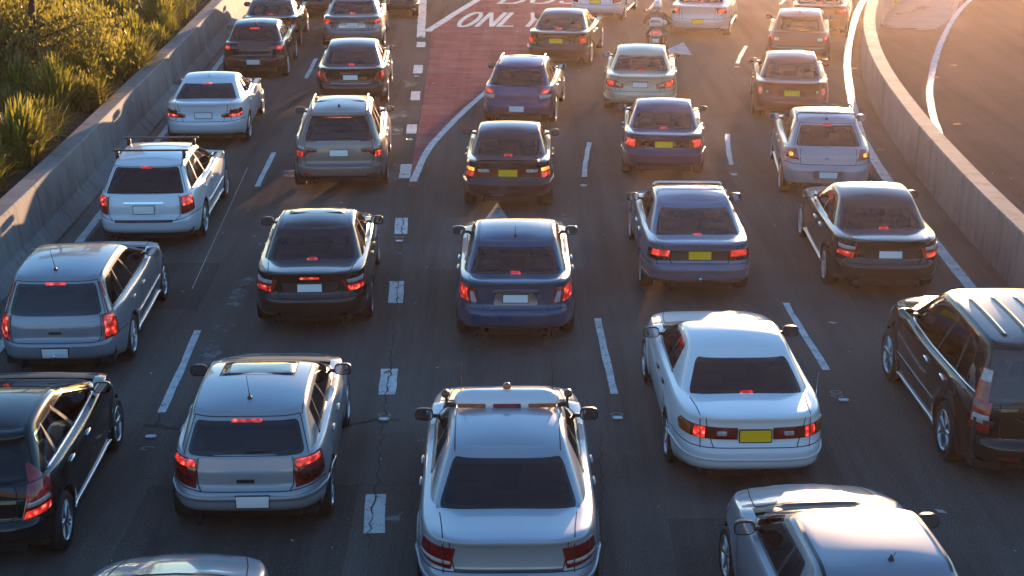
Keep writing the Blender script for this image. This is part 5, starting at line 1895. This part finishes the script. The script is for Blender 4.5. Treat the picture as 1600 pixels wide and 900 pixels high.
      cab=(.60, 1.15, 2.30, 3.18), deck=.98, belt=.92, hood=.88, pname='navy', col=(.02, .03, .10), met=.35, r=.295, rim=7, rw=.585, gl_rear=glass_clear, gl_side=glass_dark,
      panels=[(.60, .72, .60, .86, 'smoke')], lamps=[('dim', [(.52, .70), (.55, .88), (.92, .88), (.95, .72)]), ('brake', [(.62, .72), (.60, .87), (.86, .87), (.88, .73)]), ('white', [(.87, .715), (.88, .77), (.94, .77), (.945, .72)])],
      plate='yellow', plate_z=.785, plate_wh=(.37, .13), boot_z=.66, channels=False, mir_body=True, bstrips=[(.57, .03, 1.6, 'body')]),
 mk_hatch(label='silver hatchback with roof bars and amber lit right lamp beside the right barrier', pos=(6.10, 30.02), hd=5.2, L=4.21, W=1.746, H=1.50, wb=2.608, fo=.85,
      cab=(.26, .80, 2.25, 3.36), deck=1.0, belt=.97, hood=.95, pname='silver_violet2', col=(.34, .34, .375), met=.3, prough=.25, r=.31, rim=5, rw=.605, rwx=.63, rwin=(.06, .93), gl_rear=glass_mid, gl_side=glass_dark,
      lamps=[('red', [(.58, .78), (.66, .97), (1.06, .95), (1.0, .80)]), ('amberlit', [(.72, .83), (.72, .90), (.82, .90), (.82, .83)])],
      plate_z=.52, plate_wh=(.37, .115), recess=(.30, .44, .32, .60, 'silver'), hatch_handle=(-.07, .07, .80, .83, 'chrome'), boot_x=.56, boot_b=.54, boot_z=.70, bars=[(1.02, .07, 'dark'), (1.80, .07, 'dark')], bar_round=True, antenna=(0, .92, .17, 10), hbw=.10, sill='bright', bump_z=.70, chx=.93,
      rear=[(.25, .10), (.33, .03), (.44, 0), (.60, .0), (.665, .05), (.72, .10), (.85, .12), (.92, .17), (1.0, .24)], wiper=(.0, .0, .07, .30)),
 # --- fourth row
 mk_sedan(label='white sedan by the left barrier with sun flashing on its right rear pillar', pos=(-6.76, 34.42), hd=-2.4, L=4.52, W=1.80, H=1.42, wb=2.76, fo=.77, hi=False,
      cab=(.50, 1.10, 2.25, 3.15), deck=1.02, belt=.95, hood=.93, pname='white_cool', col=(.68, .70, .73), met=.1, r=.32, rim=5, rw=.595, gl_rear=glass_dark, gl_side=glass_dark, mir_body=False,
      lamps=[('dim', [(.42, .70), (.40, .76), (.60, .86), (.98, .88), (1.02, .74), (.90, .70)]), ('brake', [(.58, .71), (.58, .77), (.97, .785), (1.0, .74), (.90, .71)]), ('white', [(.44, .775), (.60, .85), (.60, .79)])],
      plate_z=.745, plate_wh=(.38, .12), boot_x=.60, boot_b=.46, boot_z=.62, hbrake='top', hbw=.13, fin=(0, 1.38), fin_body=True, channels=False),
 mk_sedan(label='dark brown sedan with thin chrome boot bar ahead of the bronze four wheel drive', pos=(-3.94, 38.62), hd=-2.2, L=4.75, W=1.765, H=1.47, wb=2.775, fo=.93, hi=False,
      cab=(.48, 1.10, 2.55, 3.50), deck=1.03, belt=.96, hood=.94, pname='brown_black', col=(.020, .016, .016), met=.4, r=.315, rim=5, rw=.60, gl_rear=glass_dark, gl_side=glass_dark, handle='chrome',
      lamps=[('red', [(.56, .70), (.70, .93), (1.0, .96), (1.0, .74)]), ('brake', [(.82, .78), (.84, .92), (.98, .93), (.97, .80)])], garnish=(.26, .90, .925), plate_z=.81, boot_x=.66, boot_b=.50, boot_z=.64, bstrips=[(.66, .018, .5, 'chrome')], mir_body=True, channels=False, sunroof=(2.3, 2.5, .12, 'body')),
 mk_wagon(label='dark blue small wagon with roof rails beside the red bus bay', pos=(.10, 36.42), hd=6.0, L=4.42, W=1.695, H=1.46, wb=2.525, fo=.88, hi=False,
      cab=(.30, .72, 2.30, 3.22), deck=.97, belt=.93, hood=.91, pname='blue_violet', col=(.010, .028, .12), met=.4, r=.31, rim=7, rw=.585, rwx=.64, rwin=(.05, .94), gl_rear=glass_mid, gl_side=glass_dark,
      lamps=[('red', [(.54, .82), (.56, .95), (.90, .95), (.93, .80)]), ('white', [(.55, .72), (.54, .81), (.93, .79), (.92, .73)]), ('brake', [(.62, .84), (.62, .92), (.84, .92), (.84, .84)])],
      plate_z=.50, plate_wh=(.36, .12), boot_x=.56, boot_b=.54, boot_z=.66, rails='dark', exh=[(-.42, .27, .07)], hatch_handle=(-.08, .08, .80, .82, 'dark'), hbrake=None, sunroof=(1.6, 2.2, .36, 'mirror'), side=[.06, .30, .54, .955]),
 mk_sedan(label='champagne sedan with wide clear topped tail lamps in front of the motorcycle rider', pos=(3.05, 37.78), hd=5.0, L=4.68, W=1.77, H=1.44, wb=2.62, fo=.92, hi=False,
      cab=(.70, 1.28, 2.60, 3.45), deck=1.0, belt=.94, hood=.92, pname='champagne', col=(.52, .45, .32), met=.3, r=.305, rim=7, rw=.60, gl_rear=glass_clear, gl_side=glass_dark,
      lamps=[('red', [(.42, .70), (.40, .80), (.62, .885), (.99, .885), (1.02, .76), (.8, .71)]), ('brake', [(.66, .73), (.66, .86), (.95, .86), (.96, .76)]), ('white', [(.48, .74), (.48, .79), (.60, .83), (.62, .75)])], garnish=(.34, .86, .875), plate_z=.79, recess=(.28, .70, .34, .855, 'body'), boot_z=.63, bstrips=[(.43, .03, 1.5, 'body')], channels=False),
 mk_sedan(label='dark red sedan with pairs of round tail lamps and a yellow plate', pos=(6.52, 36.80), hd=7.5, L=4.75, W=1.78, H=1.45, wb=2.70, fo=.93, hi=False,
      cab=(.62, 1.20, 2.55, 3.45), deck=1.02, belt=.95, hood=.93, pname='maroon', col=(.19, .014, .010), met=.2, r=.315, rim=5, rw=.60, gl_rear=glass_mid, gl_side=glass_dark,
      lamps=[], round_lamps=[(.80, .80, .085, 'white'), (.60, .80, .062, 'dim')], panels=[(.33, .70, .33, .83, 'red')], plate='yellow', plate_z=.775, plate_wh=(.37, .125), boot_z=.62, bstrips=[(.62, .06, .45, 'body')], hbrake=None, channels=False, seat_mat=seat_grey),
 # --- far rows
 mk_hatch(label='black hatchback by the left barrier with a slim lit lamp pair and blazing right pillar', pos=(-6.93, 42.62), hd=-2.4, L=4.17, W=1.73, H=1.44, wb=2.546, fo=.87, hi=False,
      cab=(.30, .80, 2.12, 3.12), deck=.98, belt=.95, hood=.92, pname='black3', col=(.012, .011, .011), met=.2, r=.31, rim=52, rw=.59, rwx=.60, gl_rear=glass_dark, gl_side=glass_dark,
      lamps=[('dim', [(.38, .83), (.38, .885), (.92, .91), (.95, .81)]), ('brake', [(.66, .815), (.66, .90), (.86, .905), (.86, .815)])], plate_z=.50, antenna=(0, .98, .28, 30), spoiler=None, hbw=.16, reflectors=[(.55, .75, .56, .60)], refl_lit=True),
 mk_sedan(label='grey sedan with silver plate surround and small lit lamps, second lane near the top', pos=(-4.72, 47.22), hd=-2.3, L=4.9, W=1.845, H=1.475, wb=2.80, fo=.95, hi=False,
      cab=(.62, 1.22, 2.62, 3.58), deck=1.02, belt=.96, hood=.94, pname='grey', col=(.17, .18, .20), met=.35, r=.32, rim=5, rw=.61, gl_rear=glass_mid, gl_side=glass_dark,
      lamps=[('dim', [(.36, .83), (.36, .88), (.98, .90), (1.0, .80), (.70, .80)]), ('brake', [(.70, .80), (.72, .92), (.96, .92), (.98, .80)]), ('white', [(.66, .66), (.70, .79), (1.0, .79), (.98, .68)])], recess=(.42, .70, .40, .86, 'silver'), plate_z=.79, garnish=(.42, .865, .885), boot_z=.62, channels=False, sunroof=(1.75, 1.95, .18, 'body')),
 mk_sedan(label='black sedan with yellow plate on the line of the words ONLY', pos=(1.20, 44.25), hd=9.5, L=4.79, W=1.785, H=1.43, wb=2.70, fo=.95, hi=False,
      cab=(.68, 1.22, 2.55, 3.45), deck=1.02, belt=.94, hood=.92, pname='black4', col=(.020, .014, .010), met=.3, r=.31, rim=7, rw=.60, gl_rear=glass_clear, gl_side=glass_dark, waist='chrome',
      lamps=[('red', [(.66, .70), (.64, .91), (.96, .93), (.98, .72)]), ('brake', [(.70, .715), (.69, .85), (.94, .86), (.95, .73)])], recess=(.36, .70, .36, .86, 'dark'), garnish=(.36, .90, .93), plate='yellow', plate_z=.79, plate_wh=(.38, .13), boot_z=.63, bstrips=[(.56, .03, 1.6, 'body')], channels=False, seat_mat=seat_tan),
 mk_hatch(label='brown red hatchback with pale sunlit roof and a roof aerial near the right barrier', pos=(7.93, 44.28), hd=10.5, L=4.25, W=1.76, H=1.48, wb=2.62, fo=.86, hi=False,
      cab=(.30, .70, 2.15, 3.25), deck=1.0, belt=.97, hood=.94, pname='rust', col=(.17, .018, .010), met=.2, r=.31, rim=5, rw=.60, rwx=.62, gl_rear=glass_dark, gl_side=glass_dark,
      lamps=[('dim', [(.62, .78), (.62, .90), (.98, .91), (1.0, .80)]), ('brake', [(.76, .80), (.76, .895), (.92, .895), (.92, .80)]), ('white', [(.55, .78), (.55, .86), (.70, .87), (.70, .78)])], plate_z=.50, bstrips=[(.60, .05, .80, 'grey')], antenna=(0, .95, .28, 10), hbw=.10, spoiler='roof'),
 mk_sedan(label='dark sedan with tan seats seen through its rear window by the left barrier', pos=(-7.18, 47.15), hd=-2.6, L=4.55, W=1.75, H=1.40, wb=2.65, fo=.85, hi=False,
      cab=(.62, 1.15, 2.30, 3.30), deck=1.0, belt=.94, hood=.92, pname='bronze_black', col=(.05, .035, .022), met=.3, r=.31, rim=7, rw=.60, gl_rear=glass_clear, gl_side=glass_clear, seat_mat=seat_tan, waist='chrome', channels=False,
      lamps=[('red', [(.55, .70), (.53, .88), (.98, .88), (1.0, .72)])]),
 mk_sedan(label='dark car cut by the top edge in the left lane', pos=(-6.75, 53.45), hd=-2.6, L=4.5, W=1.76, H=1.43, wb=2.62, fo=.88, hi=False,
      cab=(.62, 1.20, 2.45, 3.32), deck=1.0, pname='black5', col=(.016, .011, .008), met=.2, rim=7, gl_rear=glass_dark, lamps=[('red', [(.60, .68), (.58, .88), (.98, .88), (1.0, .72)])], channels=False, bstrips=[(.5, .04, 1.5, 'body')]),
 mk_sedan(label='dark car cut by the top edge left of the white chevron', pos=(-4.0, 53.35), hd=-2.4, L=4.5, W=1.77, H=1.43, wb=2.62, fo=.88, hi=False,
      cab=(.62, 1.20, 2.45, 3.32), deck=1.0, pname='black6', col=(.014, .011, .009), met=.2, rim=7, gl_rear=glass_dark, lamps=[('red', [(.60, .68), (.58, .88), (.98, .88), (1.0, .72)])], channels=False, bstrips=[(.50, .03, 1.5, 'body')]),
 mk_sedan(label='silver sedan cut by the top edge, above the black sedan at the word ONLY', pos=(2.70, 52.55), hd=12.0, L=4.6, W=1.75, H=1.43, wb=2.62, fo=.88, hi=False,
      cab=(.62, 1.20, 2.45, 3.32), deck=1.0, pname='silver_far', col=(.55, .55, .56), met=.3, rim=7, lamps=[('red', [(.60, .68), (.58, .88), (.98, .88), (1.0, .72)])], plate='yellow', plate_z=.72, channels=False, sill='bright', bstrips=[(.50, .02, 1.5, 'body')]),
 mk_sedan(label='silver sedan with yellow plate on its bumper at the top edge, beside the motorcycle', pos=(5.72, 49.42), hd=12.0, L=4.85, W=1.86, H=1.45, wb=2.79, fo=.93, hi=False,
      cab=(.76, 1.36, 2.70, 3.60), deck=1.02, belt=.96, pname='silver_rose', col=(.50, .48, .49), met=.3, rim=7, lamps=[('dim', [(.62, .80), (.58, .97), (.98, .97), (1.0, .80)]), ('brake', [(.66, .81), (.64, .93), (.94, .93), (.95, .82)])], plate='yellow', plate_z=.55, plate_wh=(.38, .12), channels=False, sill='bright', bstrips=[(.36, .03, 1.45, 'chrome')], handle='body'),
 mk_sedan(label='brown red car cut by the top edge beside the start of the right barrier', pos=(9.45, 49.65), hd=14.0, L=4.6, W=1.78, H=1.45, wb=2.65, fo=.90, hi=False,
      cab=(.62, 1.20, 2.45, 3.32), deck=1.0, pname='rust2', col=(.22, .030, .010), met=.3, rim=7, lamps=[('red', [(.55, .74), (.53, .90), (.98, .90), (1.0, .76)]), ('brake', [(.70, .78), (.68, .88), (.94, .88), (.95, .78)])], plate_z=.80, channels=False, bstrips=[]),
]
for c in CARS:
    build_car(c)

# ================================================================== MOTORCYCLE AND RIDER
mx, my, mh = 4.08, 45.5, R(9)
bike = thing('motorcycle', 'white tailed motorcycle with a white top box and red tail lamp behind the champagne sedan', 'motorcycle', (mx, my, 0.012), -mh, GROUP)
m_bw = simple('bike_white', (.62, .62, .66), .25, coat=.8)
m_bk = simple('bike_black', (.014, .013, .013), .45)
for (y, nm) in ((.32, 'wheel'), (1.74, 'wheel')):
    mb = MB(); mb.lathe([(.20, -.06), (.27, -.075), (.31, -.04), (.315, 0), (.31, .04), (.27, .075), (.20, .06)], 26, 'x', (0, y, .315))
    wv_ = mb.build(nm, rubber, bike)
    mb = MB(); mb.lathe([(.205, .05), (.19, .02), (.03, .04), (.001, .04)], 20, 'x', (0, y, .315)); mb.lathe([(.205, -.05), (.19, -.02), (.03, -.04), (.001, -.04)], 20, 'x', (0, y, .315)); mb.build('rim', alloy_dark, wv_)
mb = MB()
mb.box((0, 1.0, .50), (.34, .62, .42), 0, .07); mb.tube([(.11, .32, .32), (.10, .75, .45)], .035, 8); mb.tube([(-.11, .32, .32), (-.10, .75, .45)], .035, 8)
mb.tube([(.09, 1.74, .32), (.09, 1.50, .95)], .028, 8); mb.tube([(-.09, 1.74, .32), (-.09, 1.50, .95)], .028, 8)
mb.build('engine_frame', m_bk, bike)
mb = MB(); mb.box((0, 1.22, .88), (.36, .52, .26), 0, .09, taper=.8); mb.build('fuel_tank', m_bk, bike)
mb = MB(); mb.box((0, .72, .80), (.30, .66, .12), 0, .045); mb.build('seat', m_bk, bike)
mb = MB(); mb.box((0, .22, .80), (.40, .42, .20), 0, .07, taper=.8); mb.build('tail_cowl', m_bw, bike)
mb = MB(); mb.box((0, 0.02, .83), (.26, .05, .09), 0, .02); mb.build('tail_lamp', L_BRK, bike)
for s_ in (1, -1):
    mb = MB(); mb.lathe([(.001, -.04), (.035, -.03), (.04, .0), (.03, .04)], 10, 'y', (s_ * .24, .04, .74)); mb.build('indicator', L_AMB, bike)
    mb = MB(); mb.tube([(s_ * .20, .10, .42), (s_ * .18, .60, .36)], .055, 10); mb.build('silencer', alloy, bike)
    mb = MB(); mb.tube([(s_ * .33, 1.30, 1.10), (s_ * .38, 1.38, 1.22)], .01, 6); mb.lathe([(.001, 0), (.06, .0), (.06, .015), (.001, .03)], 12, 'y', (s_ * .42, 1.38, 1.25)); mb.build('wing_mirror', m_bk, bike)
mb = MB(); mb.box((0, .02, .60), (.18, .015, .12), 0, .004); mb.build('number_plate', plate_w, bike)
mb = MB(); mb.tube([(-.40, 1.22, 1.03), (-.25, 1.38, 1.02), (.25, 1.38, 1.02), (.40, 1.22, 1.03)], .018, 8); mb.build('handlebar', m_bk, bike)
mb = MB(); mb.box((0, 1.55, .98), (.46, .30, .36), 0, .09, taper=.7); mb.build('front_fairing', m_bw, bike)
tb = MB()
v, f = [], []
n = 20
for (h, a, b) in [(0, .17, .15), (.03, .20, .18), (.11, .205, .185), (.18, .185, .16), (.23, .13, .11), (.245, .05, .04)]:
    for i in range(n):
        t = 2 * math.pi * i / n
        cx, sx = math.cos(t), math.sin(t)
        v.append((math.copysign(abs(cx) ** .7, cx) * a, .20 + math.copysign(abs(sx) ** .7, sx) * b, 1.0 + h))
for q in range(5):
    for i in range(n):
        f.append((q * n + i, q * n + (i + 1) % n, (q + 1) * n + (i + 1) % n, (q + 1) * n + i))
f.append(tuple(range(5 * n, 6 * n)))
tb.add(v, f)
o = tb.build('top_box', m_bw, bike)
q = MB(); q.box((0, .02, 1.15), (.30, .05, .07), 0, .02); q.build('reflector', L_DIM, o)
q = MB(); q.box((0, .20, .955), (.30, .34, .10), 0, .02); q.build('rack', m_bk, bike)

def skin(name, verts, edges, radii, mat, parent, sub=2, root_i=0):
    me = bpy.data.meshes.new(name)
    me.from_pydata(verts, edges, [])
    o = bpy.data.objects.new(name, me)
    COL.objects.link(o)
    md = o.modifiers.new('skin', 'SKIN')
    for k, r_ in enumerate(radii):
        me.skin_vertices[0].data[k].radius = (r_, r_) if not isinstance(r_, tuple) else r_
    me.skin_vertices[0].data[root_i].use_root = True
    md.use_smooth_shade = True
    s_ = o.modifiers.new('sub', 'SUBSURF'); s_.levels = sub; s_.render_levels = sub
    dg = bpy.context.evaluated_depsgraph_get()
    m2 = bpy.data.meshes.new_from_object(o.evaluated_get(dg))
    bpy.data.objects.remove(o)
    m2.materials.clear(); m2.materials.append(mat)
    return inst(name, m2, parent)

rider = thing('person', 'motorcycle rider in dark jacket and silver helmet, sitting upright with knees out', 'person', (mx - .26 * math.sin(mh), my - .26 * math.cos(mh), -0.13), -mh)
m_jk = simple('dark_jacket', (.016, .012, .010), .7)
m_tr = simple('brown_trousers', (.13, .075, .045), .8)
m_sk = simple('skin', (.42, .25, .18), .6)
m_hm = simple('helmet_silver', (.55, .57, .62), .15, .5, 1.0)
# pelvis, waist, chest, neck, head; arms to the bar; legs to the pegs
V_ = [(0, .72, .93), (0, .74, 1.10), (0, .80, 1.32), (0, .83, 1.46), (0, .88, 1.54),
      (.19, .82, 1.42), (.36, .92, 1.20), (.36, 1.16, 1.07),
      (-.19, .82, 1.42), (-.36, .92, 1.20), (-.36, 1.16, 1.07),
      (.16, .86, .90), (.30, 1.16, .82), (.26, .86, .46), (.27, .98, .36),
      (-.16, .86, .90), (-.30, 1.16, .82), (-.26, .86, .46), (-.27, .98, .36)]
E_ = [(0, 1), (1, 2), (2, 3), (3, 4), (2, 5), (5, 6), (6, 7), (2, 8), (8, 9), (9, 10), (0, 11), (11, 12), (12, 13), (13, 14), (0, 15), (15, 16), (16, 17), (17, 18)]
Rr_ = [(.17, .13), (.165, .12), (.19, .13), .075, .07, .085, .062, .045, .085, .062, .045, .10, .085, .06, .05, .10, .085, .06, .05]
bd = skin('body', V_, E_, Rr_, m_jk, rider)
bd.data.materials.append(m_tr)
mi_ = np.zeros(len(bd.data.polygons), dtype=np.int32)
for p in bd.data.polygons:
    if p.center.z < .90: mi_[p.index] = 1
bd.data.polygons.foreach_set('material_index', mi_)
for s_ in (1, -1):
    hv, he, hr = [(s_ * .36, 1.15, 1.07), (s_ * .355, 1.20, 1.065)], [(0, 1)], [.038, .040]
    for k, dx in enumerate((-.032, -.011, .011, .032)):
        b = len(hv)
        hv += [(s_ * .355 + dx, 1.235, 1.068), (s_ * .355 + dx, 1.265, 1.045), (s_ * .355 + dx, 1.255, 1.018)]
        he += [(1, b), (b, b + 1), (b + 1, b + 2)]; hr += [.011, .010, .009]
    b = len(hv)
    hv += [(s_ * (.355 - .045), 1.20, 1.05), (s_ * (.355 - .05), 1.23, 1.028)]; he += [(1, b), (b, b + 1)]; hr += [.012, .010]
    skin('glove', hv, he, hr, m_bk, rider, 1)
    mb = MB(); mb.box((s_ * .27, 1.0, .335), (.10, .28, .09), 0, .03); mb.build('boot', m_bk, rider)
hd_ = MB()
v, f = [], []
n, rg = 22, 12
for k in range(rg + 1):
    ph = -math.pi / 2 * .72 + (math.pi / 2 * 1.72) * k / rg
    for i in range(n):
        t = 2 * math.pi * i / n
        v.append((.128 * math.cos(ph) * math.cos(t), .90 + .152 * math.cos(ph) * math.sin(t) + .012, 1.66 + .145 * math.sin(ph)))
for k in range(rg):
    for i in range(n):
        f.append((k * n + i, k * n + (i + 1) % n, (k + 1) * n + (i + 1) % n, (k + 1) * n + i))
hd_.add(v, f); ho = hd_.build('helmet', m_hm, rider)
mb = MB(); v, f = [], []
for k in range(4):
    ph = -.28 + .55 * k / 3
    for i in range(11):
        t = math.pi / 2 - 1.05 + 2.1 * i / 10
        v.append((.131 * math.cos(ph) * math.cos(t), .912 + .156 * math.cos(ph) * math.sin(t), 1.66 + .147 * math.sin(ph)))
for k in range(3):
    for i in range(10): f.append((k * 11 + i, k * 11 + i + 1, (k + 1) * 11 + i + 1, (k + 1) * 11 + i))
mb.add(v, f); mb.build('visor', frit_m, ho)
mb = MB(); mb.lathe([(.075, 0), (.07, .05), (.065, .10)], 12, 'z', (0, .87, 1.47)); mb.build('neck', m_sk, rider)

# a weed clump on the apron beside the wall
pw = at(1386, 8)
o = inst('grass_tussock', TUS[1], None, (pw.x, pw.y, .03), (0, 0, 1), (.7, .7, .6)); tag(o, 'small dry weed clump on the pale apron beside the right barrier', 'grass clump')

# ================================================================== THE OVERPASS UNDER THE CAMERA
op = thing('overpass', 'concrete road overpass crossing above the queue behind the viewpoint', 'overpass', (0, 0, 0))
mb = MB(); mb.box((0, -3.2, 6.0), (84, 4.0, .8)); mb.build('deck', M_FAR, op, False)
mb = MB(); mb.box((0, -1.35, 6.85), (84, .3, 1.0)); mb.build('parapet', M_FAR, op, False)
mb = MB(); mb.box((0, -5.05, 6.85), (84, .3, 1.0)); mb.build('parapet', M_FAR, op, False)
for x in (-12.5, 11.5):
    mb = MB(); mb.box((x, -3.2, 2.8), (1.0, 2.6, 5.6), 0, .1); mb.build('pier', M_FAR, op, False)

# ================================================================== HAZE ADDED FOR LENS FLARE
HAZE = 0.00036
hz = MB(); hz.box((3, 48, 4.85), (110, 136, 11.9))  # added volume, scatters the low sun to imitate lens flare at upper right
ho_ = hz.build('flare_haze', [], None, False)
m = bpy.data.materials.new('flare_haze_air'); m.use_nodes = True
t = m.node_tree; t.nodes.remove(t.nodes['Principled BSDF'])
pv = nd(t, 'ShaderNodeVolumePrincipled')
pv.inputs['Color'].default_value = (1.0, .79, .69, 1)  # warm flare tint put into the volume colour
pv.inputs['Density'].default_value = HAZE
pv.inputs['Anisotropy'].default_value = .90
t.links.new(pv.outputs[0], t.nodes['Material Output'].inputs['Volume'])
ho_.data.materials.append(m)
ho_['kind'] = 'stuff'
ho_['label'] = 'added warm veil over the road imitating lens flare'
